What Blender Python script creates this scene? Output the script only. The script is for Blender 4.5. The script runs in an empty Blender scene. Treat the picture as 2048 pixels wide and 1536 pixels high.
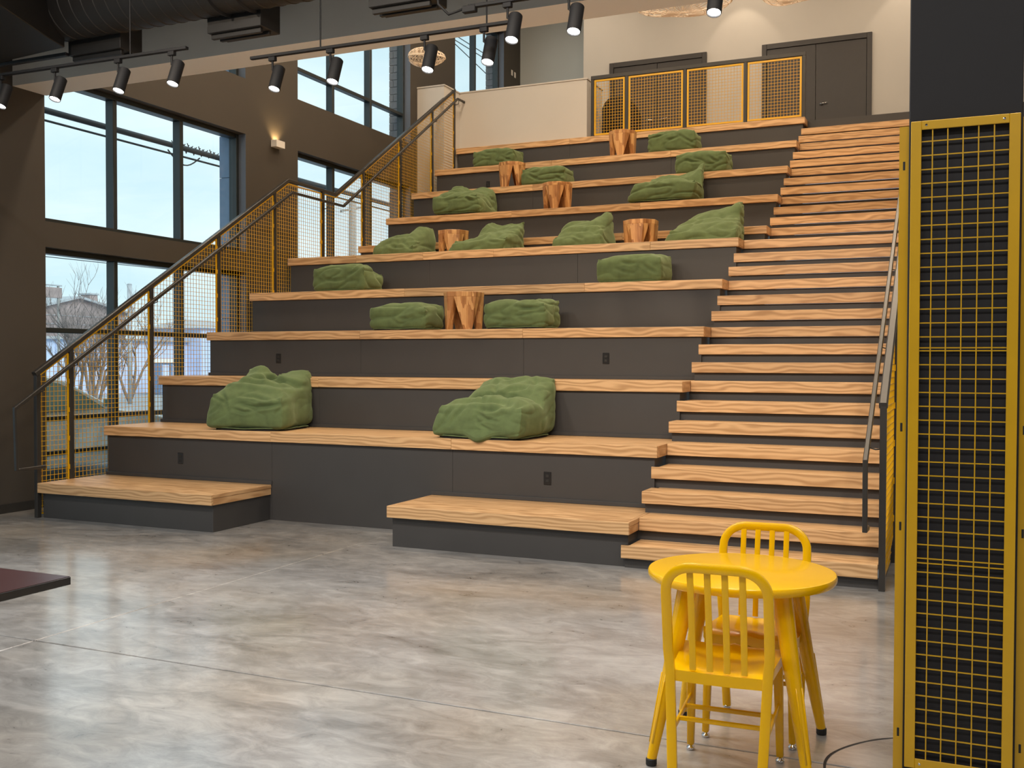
import bpy, bmesh, math, random
from mathutils import Vector, Matrix, noise
random.seed(7)
S = bpy.context.scene
COL = S.collection

# ------------------------------------------------------------------ camera
cam_d = bpy.data.cameras.new('camera'); cam = bpy.data.objects.new('camera', cam_d); COL.objects.link(cam)
CR = Vector((0.91419922, 0.40525691, 0.00257522)); CU = Vector((-0.01115499, 0.01881098, 0.99976083)); CF = Vector((-0.40511154, 0.91400929, -0.02171762))
cam.matrix_world = Matrix(((CR.x, CU.x, -CF.x, 8.18645), (CR.y, CU.y, -CF.y, -7.29204), (CR.z, CU.z, -CF.z, 1.60001), (0, 0, 0, 1)))
cam_d.sensor_width = 36.0; cam_d.lens = 36.0 * 2041.69 / 2048.0; cam_d.clip_start = 0.05; cam_d.clip_end = 400
S.camera = cam

# ------------------------------------------------------------------ sky
w = bpy.data.worlds.new('overcast_sky'); S.world = w; w.use_nodes = True
nt = w.node_tree; nt.nodes.clear()
tc = nt.nodes.new('ShaderNodeTexCoord'); mp = nt.nodes.new('ShaderNodeMapping'); mp.inputs['Scale'].default_value = (1.4, 1.4, 4.5)
nz = nt.nodes.new('ShaderNodeTexNoise'); nz.inputs['Scale'].default_value = 2.2; nz.inputs['Detail'].default_value = 6; nz.inputs['Roughness'].default_value = .55
rp = nt.nodes.new('ShaderNodeValToRGB'); rp.color_ramp.elements[0].position = .35; rp.color_ramp.elements[1].position = .68
rp.color_ramp.elements[0].color = (.56, .74, .82, 1); rp.color_ramp.elements[1].color = (.80, .90, .95, 1)
bg = nt.nodes.new('ShaderNodeBackground'); bg.inputs['Strength'].default_value = 1.04
wo = nt.nodes.new('ShaderNodeOutputWorld')
nt.links.new(tc.outputs['Generated'], mp.inputs['Vector']); nt.links.new(mp.outputs[0], nz.inputs['Vector']); nt.links.new(nz.outputs['Fac'], rp.inputs['Fac'])
nt.links.new(rp.outputs['Color'], bg.inputs['Color']); nt.links.new(bg.outputs[0], wo.inputs['Surface'])

# ------------------------------------------------------------------ exposure and room lamps
S.view_settings.view_transform = 'Standard'; S.view_settings.look = 'None'; S.view_settings.gamma = 1.0
S.view_settings.exposure = 0.35; S.view_settings.use_curve_mapping = False
WARM = (1.0, .80, .58); NEUT = (1.0, .955, .90)
def area(name, loc, sx, sy, e, col, rot=(0, 0, 0)):
    l = bpy.data.lights.new(name, 'AREA'); l.shape = 'RECTANGLE'; l.size = sx; l.size_y = sy; l.energy = e; l.color = col
    o = bpy.data.objects.new(name, l); COL.objects.link(o); o.location = loc; o.rotation_euler = rot; return o
def spot(name, loc, d, e, col, ang, blend=.5, r=.04):
    l = bpy.data.lights.new(name, 'SPOT'); l.energy = e; l.color = col; l.spot_size = math.radians(ang); l.spot_blend = blend; l.shadow_soft_size = r
    o = bpy.data.objects.new(name, l); COL.objects.link(o); o.location = loc; o.rotation_euler = Vector(d).to_track_quat('-Z', 'Y').to_euler(); return o
# linear lamps on the black ceiling over the lobby (out of frame)
for x in (1.5, 5.0, 8.5):
    for y in (-3.2, -6.6, -10):
        area('lobby_ceiling_lamp', (x, y, 5.2), 2.4, .15, {-3.2: 108, -6.6: 88, -10: 50}[y], NEUT)
# troffers on the hall's high ceiling (out of frame)
for x in (1.0, 4.2, 7.4):
    for y in (2.6, 6.2, 9.6, 11.6):
        area('hall_ceiling_lamp', (x, y, 9.5), .6, .6, 92 if y < 8 else 22, WARM)
# track spots behind the camera side aimed at the seating
for x in (0.5, 2.2, 3.9, 5.6, 7.3, 9.0):
    spot('track_lamp', (x, -3.6, 4.9), (-.05, .86, -.42), 190, WARM, 75, .8)
# wall washers over the doors of the upper floor
for x in (4.15, 7.2):
    spot('wall_washer', (x, 12.2, 9.3), (0, .22, -1), 26, WARM, 60, .25)

# fill sun added behind the building: brightens the street's far side under the overcast
sl = bpy.data.lights.new('street_fill_sun', 'SUN'); sl.energy = 1.9; sl.angle = math.radians(30); sl.color = (1.0, .95, .90)
so = bpy.data.objects.new('street_fill_sun', sl); COL.objects.link(so); so.rotation_euler = Vector((-.72, .25, -.62)).to_track_quat('-Z', 'Y').to_euler()

# ------------------------------------------------------------------ helpers
class MB:
    def __init__(s): s.v = []; s.f = []
    def add(s, vs, fs):
        b = len(s.v); s.v += [tuple(v) for v in vs]; s.f += [tuple(i + b for i in f) for f in fs]; return s
    def box(s, x0, x1, y0, y1, z0, z1):
        return s.add([(x0, y0, z0), (x1, y0, z0), (x1, y1, z0), (x0, y1, z0), (x0, y0, z1), (x1, y0, z1), (x1, y1, z1), (x0, y1, z1)],
                     [(0, 3, 2, 1), (4, 5, 6, 7), (0, 1, 5, 4), (1, 2, 6, 5), (2, 3, 7, 6), (3, 0, 4, 7)])
    def bar(s, p, q, wa, wb, up=(0, 0, 1)):
        p = Vector(p); q = Vector(q); d = (q - p).normalized(); u = Vector(up)
        if abs(d.dot(u)) > .98: u = Vector((0, 1, 0))
        a = d.cross(u).normalized(); b = a.cross(d).normalized(); vs = []
        for c in (p, q):
            for i, j in ((-1, -1), (1, -1), (1, 1), (-1, 1)): vs.append(c + a * (i * wa / 2) + b * (j * wb / 2))
        return s.add(vs, [(0, 3, 2, 1), (4, 5, 6, 7), (0, 1, 5, 4), (1, 2, 6, 5), (2, 3, 7, 6), (3, 0, 4, 7)])
    def tube(s, path, r, n=8, r2=None, closed=False):
        P = [Vector(p) for p in path]; m = len(P); vs = []; fs = []; prev = None
        for i, p in enumerate(P):
            if closed: t = (P[(i + 1) % m] - P[i - 1])
            else: t = (P[min(i + 1, m - 1)] - P[max(i - 1, 0)])
            t = t.normalized() if t.length > 1e-9 else Vector((0, 0, 1))
            if prev is None:
                u = Vector((0, 0, 1)) if abs(t.z) < .9 else Vector((1, 0, 0)); a = t.cross(u).normalized()
            else:
                a = (prev - t * prev.dot(t)); a = a.normalized() if a.length > 1e-6 else t.orthogonal().normalized()
            prev = a; b = t.cross(a)
            rr = r if r2 is None else r + (r2 - r) * i / (m - 1)
            if isinstance(r, (list, tuple)): rr = r[i]
            for k in range(n):
                an = 2 * math.pi * k / n; vs.append(p + a * (math.cos(an) * rr) + b * (math.sin(an) * rr))
        for i in range(m if closed else m - 1):
            j = (i + 1) % m
            for k in range(n): fs.append((i * n + k, i * n + (k + 1) % n, j * n + (k + 1) % n, j * n + k))
        if not closed: fs.append(tuple(range(n - 1, -1, -1))); fs.append(tuple(range((m - 1) * n, m * n)))
        return s.add(vs, fs)
    def flat_tube(s, path, wa, wb, ref):          # rounded rectangular section; ref = direction of width wa
        P = [Vector(p) for p in path]; m = len(P); vs = []; fs = []; ref = Vector(ref).normalized(); c = .3
        sec = [(-1, -1 + c), (-1 + c, -1), (1 - c, -1), (1, -1 + c), (1, 1 - c), (1 - c, 1), (-1 + c, 1), (-1, 1 - c)]
        for i, p in enumerate(P):
            t = (P[min(i + 1, m - 1)] - P[max(i - 1, 0)]).normalized(); b = t.cross(ref).normalized()
            for (x, y) in sec: vs.append(p + ref * (x * wa / 2) + b * (y * wb / 2))
        for i in range(m - 1):
            for k in range(8): fs.append((i * 8 + k, i * 8 + (k + 1) % 8, (i + 1) * 8 + (k + 1) % 8, (i + 1) * 8 + k))
        fs.append(tuple(range(7, -1, -1))); fs.append(tuple(range((m - 1) * 8, m * 8)))
        return s.add(vs, fs)
    def lathe(s, prof, n=32, c=(0, 0, 0), cap=True):
        vs = []; fs = []; m = len(prof)
        for r, z in prof:
            for k in range(n):
                a = 2 * math.pi * k / n; vs.append((c[0] + r * math.cos(a), c[1] + r * math.sin(a), c[2] + z))
        for i in range(m - 1):
            for k in range(n): fs.append((i * n + k, i * n + (k + 1) % n, (i + 1) * n + (k + 1) % n, (i + 1) * n + k))
        if cap: fs.append(tuple(range(n - 1, -1, -1))); fs.append(tuple(range((m - 1) * n, m * n)))
        return s.add(vs, fs)
    def prism(s, poly, axis, a0, a1):             # poly in the two other axes
        n = len(poly); vs = []
        for a in (a0, a1):
            for p in poly: vs.append((a, p[0], p[1]) if axis == 0 else (p[0], a, p[1]) if axis == 1 else (p[0], p[1], a))
        fs = [tuple(range(n - 1, -1, -1)), tuple(range(n, 2 * n))] + [(i, (i + 1) % n, n + (i + 1) % n, n + i) for i in range(n)]
        return s.add(vs, fs)
    def hull(s, pts):
        bm = bmesh.new()
        for p in pts: bm.verts.new(p)
        r = bmesh.ops.convex_hull(bm, input=bm.verts)
        bmesh.ops.delete(bm, geom=[g for g in r['geom_unused'] if isinstance(g, bmesh.types.BMVert)], context='VERTS')
        bmesh.ops.dissolve_limit(bm, angle_limit=.02, verts=bm.verts, edges=bm.edges)
        bm.verts.index_update(); s.add([v.co.copy() for v in bm.verts], [[v.index for v in f.verts] for f in bm.faces]); bm.free(); return s
    def mesh(s, name, bevel=0, seg=1, smooth=False, org=(0, 0, 0), fix=True):
        me = bpy.data.meshes.new(name); o = Vector(org); me.from_pydata([Vector(v) - o for v in s.v], [], s.f)
        bm = bmesh.new(); bm.from_mesh(me)
        if fix: bmesh.ops.recalc_face_normals(bm, faces=bm.faces)
        if bevel:
            ed = [e for e in bm.edges if len(e.link_faces) == 2 and e.calc_face_angle(0) > .35]
            bmesh.ops.bevel(bm, geom=ed, offset=bevel, segments=seg, affect='EDGES', profile=.5, clamp_overlap=True)
        bm.to_mesh(me); bm.free()
        if smooth:
            me.polygons.foreach_set('use_smooth', [True] * len(me.polygons))
        return me
    def build(s, name, mat, parent=None, bevel=0, seg=1, smooth=False, org=None, auto=None):
        if org is None: org = root_loc(parent) if parent else (0, 0, 0)
        me = s.mesh(name, bevel, seg, smooth or auto is not None, org); me.materials.append(mat)
        if auto is not None: me.set_sharp_from_angle(angle=math.radians(auto))
        return link(name, me, parent)
def root_loc(p):
    while p.parent: p = p.parent
    return p.location
def link(name, me, parent=None):
    o = bpy.data.objects.new(name, me); COL.objects.link(o)
    if parent: o.parent = parent
    return o
def tag(o, label=None, cat=None, group=None, kind=None):
    if label: o['label'] = label
    if cat: o['category'] = cat
    if group: o['group'] = group
    if kind: o['kind'] = kind
    return o
def thing(name, loc, label, cat, group=None):
    o = bpy.data.objects.new(name, None); COL.objects.link(o); o.location = loc; o.empty_display_size = .1
    return tag(o, label, cat, group)
def copy_tree(o, parent=None):
    c = o.copy(); COL.objects.link(c); c.parent = parent
    for ch in list(o.children): copy_tree(ch, c)
    return c
def struct(name, mb, mat, **k): return tag(mb.build(name, mat, **k), kind='structure')

# ------------------------------------------------------------------ materials
def newmat(name):
    m = bpy.data.materials.new(name); m.use_nodes = True; t = m.node_tree; b = t.nodes['Principled BSDF']; return m, t, b
def N(t, k, **kw):
    n = t.nodes.new(k)
    for a, v in kw.items(): setattr(n, a, v)
    return n
def mat(name, col, rough=.5, metal=0, var=.0, vscale=8, bump=0, bscale=60, coat=0, spec=.5, stretch=(1, 1, 1), sheen=0):
    m, t, b = newmat(name); b.inputs['Base Color'].default_value = (*col, 1); b.inputs['Roughness'].default_value = rough
    b.inputs['Metallic'].default_value = metal; b.inputs['Coat Weight'].default_value = coat; b.inputs['Specular IOR Level'].default_value = spec
    b.inputs['Coat Roughness'].default_value = .08
    if sheen: b.inputs['Sheen Weight'].default_value = sheen; b.inputs['Sheen Roughness'].default_value = .4; b.inputs['Sheen Tint'].default_value = (.75, .95, .55, 1)
    co = N(t, 'ShaderNodeTexCoord'); mp = N(t, 'ShaderNodeMapping'); mp.inputs['Scale'].default_value = stretch; t.links.new(co.outputs['Object'], mp.inputs[0])
    if var:
        nz = N(t, 'ShaderNodeTexNoise'); nz.inputs['Scale'].default_value = vscale; nz.inputs['Detail'].default_value = 5; t.links.new(mp.outputs[0], nz.inputs['Vector'])
        mr = N(t, 'ShaderNodeMapRange'); mr.inputs[1].default_value = .25; mr.inputs[2].default_value = .75; mr.inputs[3].default_value = 1 - var; mr.inputs[4].default_value = 1 + var
        t.links.new(nz.outputs['Fac'], mr.inputs[0])
        mx = N(t, 'ShaderNodeVectorMath', operation='SCALE'); mx.inputs[0].default_value = col; t.links.new(mr.outputs[0], mx.inputs['Scale']); t.links.new(mx.outputs[0], b.inputs['Base Color'])
    if bump:
        nb = N(t, 'ShaderNodeTexNoise'); nb.inputs['Scale'].default_value = bscale; nb.inputs['Detail'].default_value = 3; t.links.new(mp.outputs[0], nb.inputs['Vector'])
        bp = N(t, 'ShaderNodeBump'); bp.inputs['Strength'].default_value = bump; bp.inputs['Distance'].default_value = .01
        t.links.new(nb.outputs['Fac'], bp.inputs['Height']); t.links.new(bp.outputs[0], b.inputs['Normal'])
    return m
def emit(name, col, s):
    m, t, b = newmat(name); b.inputs['Base Color'].default_value = (*col, 1); b.inputs['Emission Color'].default_value = (*col, 1); b.inputs['Emission Strength'].default_value = s; return m
def wood(name, ca, cb, rough=.42, along=0, ring=10, dist=9, grain=.34, rnd=.10):
    m, t, b = newmat(name); b.inputs['Roughness'].default_value = rough; L = t.links.new
    co = N(t, 'ShaderNodeTexCoord'); oi = N(t, 'ShaderNodeObjectInfo')
    ad = N(t, 'ShaderNodeVectorMath', operation='MULTIPLY_ADD'); rv = N(t, 'ShaderNodeCombineXYZ')
    for i, k in enumerate((23.0, 1.7, 1.3)):
        mm = N(t, 'ShaderNodeMath', operation='MULTIPLY'); mm.inputs[1].default_value = k; L(oi.outputs['Random'], mm.inputs[0]); L(mm.outputs[0], rv.inputs[i])
    sc = [1.0, 1.0, 1.0]; sc[along] = .22
    ad.inputs[1].default_value = sc; L(co.outputs['Object'], ad.inputs[0]); L(rv.outputs[0], ad.inputs[2])
    wv = N(t, 'ShaderNodeTexWave', wave_type='RINGS', rings_direction='XYZ'[along]); wv.inputs['Scale'].default_value = ring; wv.inputs['Distortion'].default_value = dist
    wv.inputs['Detail'].default_value = 1.2; wv.inputs['Detail Scale'].default_value = 1.1; wv.inputs['Detail Roughness'].default_value = .5
    L(ad.outputs[0], wv.inputs['Vector'])
    s2 = N(t, 'ShaderNodeMapping'); k = [90, 90, 90]; k[along] = 26; s2.inputs['Scale'].default_value = k; L(ad.outputs[0], s2.inputs[0])
    fn = N(t, 'ShaderNodeTexNoise'); fn.inputs['Scale'].default_value = 1.0; fn.inputs['Detail'].default_value = 3; L(s2.outputs[0], fn.inputs['Vector'])
    mx = N(t, 'ShaderNodeMix', data_type='FLOAT'); mx.inputs[0].default_value = grain; L(wv.outputs['Fac'], mx.inputs[2]); L(fn.outputs['Fac'], mx.inputs[3])
    rp = N(t, 'ShaderNodeValToRGB'); e = rp.color_ramp.elements; e[0].position = .08; e[1].position = .75; e[0].color = (*cb, 1); e[1].color = (*ca, 1)
    L(mx.outputs[0], rp.inputs[0])
    hs = N(t, 'ShaderNodeHueSaturation'); mr = N(t, 'ShaderNodeMapRange'); mr.inputs[3].default_value = 1 - rnd; mr.inputs[4].default_value = 1 + rnd
    L(oi.outputs['Random'], mr.inputs[0]); L(mr.outputs[0], hs.inputs['Value']); L(rp.outputs[0], hs.inputs['Color']); L(hs.outputs[0], b.inputs['Base Color'])
    bp = N(t, 'ShaderNodeBump'); bp.inputs['Strength'].default_value = .08; bp.inputs['Distance'].default_value = .004; L(fn.outputs['Fac'], bp.inputs['Height']); L(bp.outputs[0], b.inputs['Normal'])
    return m
M = {}
M['oak'] = wood('oak', (.67, .425, .215), (.42, .235, .10))
M['oak_y'] = wood('oak_end', (.60, .37, .185), (.42, .225, .095), along=1)
def acacia():
    m, t, b = newmat('acacia_block'); L = t.links.new; b.inputs['Roughness'].default_value = .38
    co = N(t, 'ShaderNodeTexCoord'); oi = N(t, 'ShaderNodeObjectInfo')
    mp = N(t, 'ShaderNodeMapping'); mp.inputs['Scale'].default_value = (21, 21, 4.2)
    ad = N(t, 'ShaderNodeVectorMath', operation='ADD'); rv = N(t, 'ShaderNodeCombineXYZ'); L(oi.outputs['Random'], rv.inputs[2])
    L(co.outputs['Object'], ad.inputs[0]); L(rv.outputs[0], ad.inputs[1]); L(ad.outputs[0], mp.inputs[0])
    vo = N(t, 'ShaderNodeTexVoronoi', distance='CHEBYCHEV'); vo.inputs['Scale'].default_value = 1; vo.inputs['Randomness'].default_value = .55; L(mp.outputs[0], vo.inputs['Vector'])
    sp = N(t, 'ShaderNodeSeparateColor'); L(vo.outputs['Color'], sp.inputs[0])
    m2 = N(t, 'ShaderNodeMapping'); m2.inputs['Scale'].default_value = (60, 60, 7); L(ad.outputs[0], m2.inputs[0])
    fn = N(t, 'ShaderNodeTexNoise'); fn.inputs['Scale'].default_value = 1; fn.inputs['Detail'].default_value = 4; L(m2.outputs[0], fn.inputs['Vector'])
    mx = N(t, 'ShaderNodeMix', data_type='FLOAT'); mx.inputs[0].default_value = .4; L(sp.outputs[0], mx.inputs[2]); L(fn.outputs['Fac'], mx.inputs[3])
    rp = N(t, 'ShaderNodeValToRGB'); e = rp.color_ramp.elements; e[0].position = .12; e[1].position = .82; e[0].color = (.26, .10, .03, 1); e[1].color = (.76, .44, .18, 1)
    x = rp.color_ramp.elements.new(.45); x.color = (.50, .24, .085, 1)
    L(mx.outputs[0], rp.inputs[0]); L(rp.outputs[0], b.inputs['Base Color']); return m
M['acacia'] = acacia()
M['riser'] = mat('riser_paint', (.045, .043, .043), .55, var=.06, vscale=3)
M['rail'] = mat('rail_steel', (.030, .028, .026), .36, metal=.0, var=.05)
M['taupe'] = mat('taupe_wall', (.054, .045, .036), .62, var=.05, vscale=1.5, bump=.05, bscale=120)
M['white'] = mat('white_wall', (.57, .54, .50), .75, var=.03, vscale=1.2, bump=.04, bscale=140)
M['greywhite'] = mat('pale_grey_wall', (.52, .56, .56), .75, var=.03, vscale=1.2)
M['beam'] = mat('beam_drywall', (.76, .73, .67), .75, var=.03, vscale=1.2)
M['black'] = mat('black_ceiling', (.006, .006, .0065), .7)
M['duct'] = mat('duct_paint', (.011, .0105, .0105), .55, var=.1)
M['charcoal'] = mat('charcoal_column', (.0085, .0075, .0090), .7, var=.08, vscale=20)
M['door'] = mat('charcoal_door', (.034, .030, .030), .45, var=.05)
M['frame'] = mat('window_frame', (.030, .038, .042), .35, metal=.3)
M['reveal'] = mat('window_reveal', (.11, .13, .17), .5)
M['yellow'] = mat('yellow_steel', (.72, .40, .006), .28, var=.03, coat=.4)
M['chair_y'] = mat('yellow_gloss', (.84, .465, .0005), .22, coat=.22, var=.02, spec=.3)
M['ochre'] = mat('ochre_screen', (.58, .33, .005), .38, var=.04, coat=.2)
M['chrome'] = mat('chrome', (.75, .75, .76), .12, metal=1)
M['rubber'] = mat('black_rubber', (.012, .012, .012), .6)
M['plastic'] = mat('black_plastic', (.014, .014, .015), .3)
M['track'] = mat('track_black', (.008, .008, .009), .65, spec=.25)
M['plate'] = mat('white_plastic', (.75, .72, .68), .4)
M['maroon'] = mat('maroon_laminate', (.050, .018, .019), .28, var=.06)
M['bag'] = mat('green_corduroy', (.100, .142, .053), .9, var=.16, vscale=14, bump=.25, bscale=220, sheen=.3)
M['lens'] = emit('lamp_lens', (1.0, .97, .92), 14)
M['asphalt'] = mat('asphalt', (.30, .34, .38), .8, var=.2, vscale=2)
M['cladding'] = mat('blue_cladding', (.18, .27, .42), .5, var=.08)
M['bluewall'] = mat('periwinkle_siding', (.56, .66, .88), .8, var=.1, vscale=1)
M['brick'] = mat('grey_brick', (.16, .16, .18), .85, var=.2, vscale=9, bump=.3, bscale=60)
M['mortar'] = mat('mortar', (.42, .42, .44), .9, var=.1)
M['housebrick'] = mat('house_brick', (.36, .29, .28), .9, var=.25, vscale=3)
M['roof'] = mat('grey_shingle', (.42, .45, .48), .9, var=.15)
M['bark'] = mat('bark', (.25, .21, .20), .9, var=.2)
M['pole'] = mat('weathered_pole', (.36, .35, .33), .9, var=.15, stretch=(1, 1, .1))
M['cable'] = mat('cable', (.03, .035, .04), .6)
M['carpaint'] = mat('car_paint', (.86, .90, .92), .18, coat=.8)
M['carglass'] = mat('car_glass', (.20, .30, .29), .08, spec=.8)
M['wicker'] = mat('pendant_wire', (.80, .68, .55), .5)
M['clothblack'] = mat('black_upholstery', (.008, .008, .009), .85)
M['joint'] = mat('joint_sealant', (.035, .03, .03), .8)
M['stone'] = mat('stained_base', (.05, .05, .05), .8)

def glass():
    m, t, b = newmat('window_glass'); t.nodes.remove(b); out = t.nodes['Material Output']
    tr = N(t, 'ShaderNodeBsdfTransparent'); tr.inputs[0].default_value = (.93, .97, .97, 1); gl = N(t, 'ShaderNodeBsdfGlossy'); gl.inputs['Roughness'].default_value = .02
    lw = N(t, 'ShaderNodeLayerWeight'); lw.inputs['Blend'].default_value = .5
    pw = N(t, 'ShaderNodeMath', operation='POWER'); pw.inputs[1].default_value = 4.5; mr = N(t, 'ShaderNodeMapRange'); mr.inputs[3].default_value = .02; mr.inputs[4].default_value = .7
    mx = N(t, 'ShaderNodeMixShader'); L = t.links.new
    L(lw.outputs['Facing'], pw.inputs[0]); L(pw.outputs[0], mr.inputs[0]); L(mr.outputs[0], mx.inputs[0]); L(tr.outputs[0], mx.inputs[1]); L(gl.outputs[0], mx.inputs[2]); L(mx.outputs[0], out.inputs[0]); return m
M['glass'] = glass()
def concrete():
    m, t, b = newmat('polished_concrete'); L = t.links.new
    co = N(t, 'ShaderNodeTexCoord'); mp = N(t, 'ShaderNodeMapping'); mp.inputs['Rotation'].default_value = (0, 0, .55); mp.inputs['Scale'].default_value = (.9, 1.7, 1); L(co.outputs['Object'], mp.inputs[0])
    n1 = N(t, 'ShaderNodeTexNoise'); n1.inputs['Scale'].default_value = .75; n1.inputs['Detail'].default_value = 9; n1.inputs['Roughness'].default_value = .66; n1.inputs['Distortion'].default_value = .9; L(mp.outputs[0], n1.inputs['Vector'])
    n2 = N(t, 'ShaderNodeTexNoise'); n2.inputs['Scale'].default_value = 4.5; n2.inputs['Detail'].default_value = 8; n2.inputs['Roughness'].default_value = .72; n2.inputs['Distortion'].default_value = 1.1; L(mp.outputs[0], n2.inputs['Vector'])
    mx = N(t, 'ShaderNodeMix', data_type='FLOAT'); mx.inputs[0].default_value = .45; L(n1.outputs['Fac'], mx.inputs[2]); L(n2.outputs['Fac'], mx.inputs[3])
    rp = N(t, 'ShaderNodeValToRGB'); e = rp.color_ramp.elements; e[0].position = .34; e[1].position = .66; e[0].color = (.115, .112, .110, 1); e[1].color = (.50, .495, .485, 1)
    x = rp.color_ramp.elements.new(.49); x.color = (.285, .282, .278, 1); L(mx.outputs[0], rp.inputs[0])
    n3 = N(t, 'ShaderNodeTexNoise'); n3.inputs['Scale'].default_value = .55; n3.inputs['Detail'].default_value = 4; L(co.outputs['Object'], n3.inputs['Vector'])
    r3 = N(t, 'ShaderNodeMapRange'); r3.inputs[1].default_value = .48; r3.inputs[2].default_value = .72; L(n3.outputs['Fac'], r3.inputs[0])
    tint = N(t, 'ShaderNodeMix', data_type='RGBA', blend_type='MULTIPLY'); L(r3.outputs[0], tint.inputs[0]); L(rp.outputs[0], tint.inputs[6]); tint.inputs[7].default_value = (1.0, .90, .78, 1)
    m5 = N(t, 'ShaderNodeMapping'); m5.inputs['Rotation'].default_value = (0, 0, -.12); m5.inputs['Scale'].default_value = (.9, 4.5, 1); m5.inputs['Location'].default_value = (2.3, .7, 0); L(co.outputs['Object'], m5.inputs[0])
    n5 = N(t, 'ShaderNodeTexNoise'); n5.inputs['Scale'].default_value = .9; n5.inputs['Detail'].default_value = 6; n5.inputs['Roughness'].default_value = .6; L(m5.outputs[0], n5.inputs['Vector'])
    r5 = N(t, 'ShaderNodeMapRange'); r5.inputs[1].default_value = .61; r5.inputs[2].default_value = .74; r5.inputs[4].default_value = .75; L(n5.outputs['Fac'], r5.inputs[0])
    stn = N(t, 'ShaderNodeMix', data_type='RGBA', blend_type='MULTIPLY'); L(r5.outputs[0], stn.inputs[0]); L(tint.outputs[2], stn.inputs[6]); stn.inputs[7].default_value = (.42, .38, .36, 1)
    L(stn.outputs[2], b.inputs['Base Color'])
    r4 = N(t, 'ShaderNodeMapRange'); r4.inputs[3].default_value = .20; r4.inputs[4].default_value = .42; L(n2.outputs['Fac'], r4.inputs[0]); L(r4.outputs[0], b.inputs['Roughness'])
    bp = N(t, 'ShaderNodeBump'); bp.inputs['Strength'].default_value = .05; bp.inputs['Distance'].default_value = .02; L(n2.outputs['Fac'], bp.inputs['Height']); L(bp.outputs[0], b.inputs['Normal'])
    b.inputs['Specular IOR Level'].default_value = .6; b.inputs['Coat Weight'].default_value = .9; b.inputs['Coat IOR'].default_value = 1.6; b.inputs['Coat Roughness'].default_value = .16
    return m
M['concrete'] = concrete()

# ------------------------------------------------------------------ dimensions
R = .1778; T = .2767; OV = .2994; LAND = 1.244
XL, XR, XS, XE = -.4047, 5.8181, 5.7598, 7.645
XW = -.98; XO = -1.405
def ystep(n): return n * T + (LAND if n > 17 else 0)
TIER_N = {k: 2 + 3 * k - (1 if k > 5 else 0) for k in range(0, 11)}
def yt(k): return ystep(TIER_N[k]) - OV
def zt(k): return TIER_N[k] * R
ZUP = 31 * R

# ------------------------------------------------------------------ room shell
fl = struct('floor', MB().box(XO, 13, -13, 14.2, -.25, -.012), M['joint'])
for (x0, x1) in ((XW, 3.341), (3.349, 13)):
    for (y0, y1) in ((-13, -7.4), (-7.392, -3.096), (-3.084, 14)):
        MB().box(x0, x1, y0, y1, -.02, 0).build('slab', M['concrete'], fl, bevel=.003)
ring = []
for i in range(97):
    a = 2 * math.pi * i / 96; ring.append((8.195 + .5 * math.cos(a) * (1 + .012 * math.sin(7 * a)), -3.105 + .5 * math.sin(a) * (1 + .012 * math.cos(5 * a))))
rb = MB(); vs = []; fs = []
for i, (x, y) in enumerate(ring[:-1]):
    wv = .010 + .006 * noise.noise((x * 9, y * 9, 0)); dx, dy = x - 8.195, y + 3.105
    vs += [(8.195 + dx * (1 - wv), -3.105 + dy * (1 - wv), .0012), (8.195 + dx * (1 + wv), -3.105 + dy * (1 + wv), .0012)]
for i in range(96): j = (i + 1) % 96; fs.append((2 * i, 2 * i + 1, 2 * j + 1, 2 * j))
rb.add(vs, fs); ro = rb.build('isolation_joint', M['joint'], fl)

# left wall with openings
WINS = [  # y0, y1, z0, z1, mullion ys, transom zs
    (-8.38, -4.98, .1, 2.84, 2, (1.94, .95)), (-8.38, -4.98, 3.12, 4.755, 2, ()),
    (-3.77, -.37, .1, 2.84, 2, (1.94, .95)), (-3.77, -.37, 3.12, 4.755, 2, ()),
    (.84, 4.24, .1, 2.84, 2, (1.94, .95)), (.84, 4.24, 3.12, 4.755, 2, ()), (.84, 4.24, 5.52, 7.7, 2, (6.04,)),
    (5.45, 8.85, .1, 2.84, 2, (1.94, .95)), (5.45, 8.85, 3.12, 4.755, 2, ()), (5.45, 8.85, 5.52, 7.7, 2, (6.04,)),
    (10.61, 12.92, 5.9, 8.7, 1, ())]
ys = sorted({-13, 14.2} | {v for q in WINS for v in q[:2]}); zs = sorted({-.02, 9.7} | {v for q in WINS for v in q[2:4]})
wl = MB()
for i in range(len(ys) - 1):
    z0 = None
    for j in range(len(zs) - 1):
        ym, zm = (ys[i] + ys[i + 1]) / 2, (zs[j] + zs[j + 1]) / 2
        hole = any(q[0] < ym < q[1] and q[2] < zm < q[3] for q in WINS)
        if not hole and z0 is None: z0 = zs[j]
        if z0 is not None and (hole or j == len(zs) - 2):
            wl.box(XO, XW, ys[i], ys[i + 1], z0, zs[j] if hole else zs[j + 1]); z0 = None
wall_left = struct('wall_left', wl, M['taupe'])
struct('baseboard_left', MB().box(XW, XW + .012, -13, .80, 0, .097), M['rail'])
BR = {}
def brick_mesh(dy, dx, dz):
    k = (dy, dx, dz)
    if k not in BR: BR[k] = MB().box(-dx / 2, dx / 2, -dy, 0, 0, dz).mesh('brick', bevel=.003); BR[k].materials.append(M['brick'])
    return BR[k]
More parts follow.
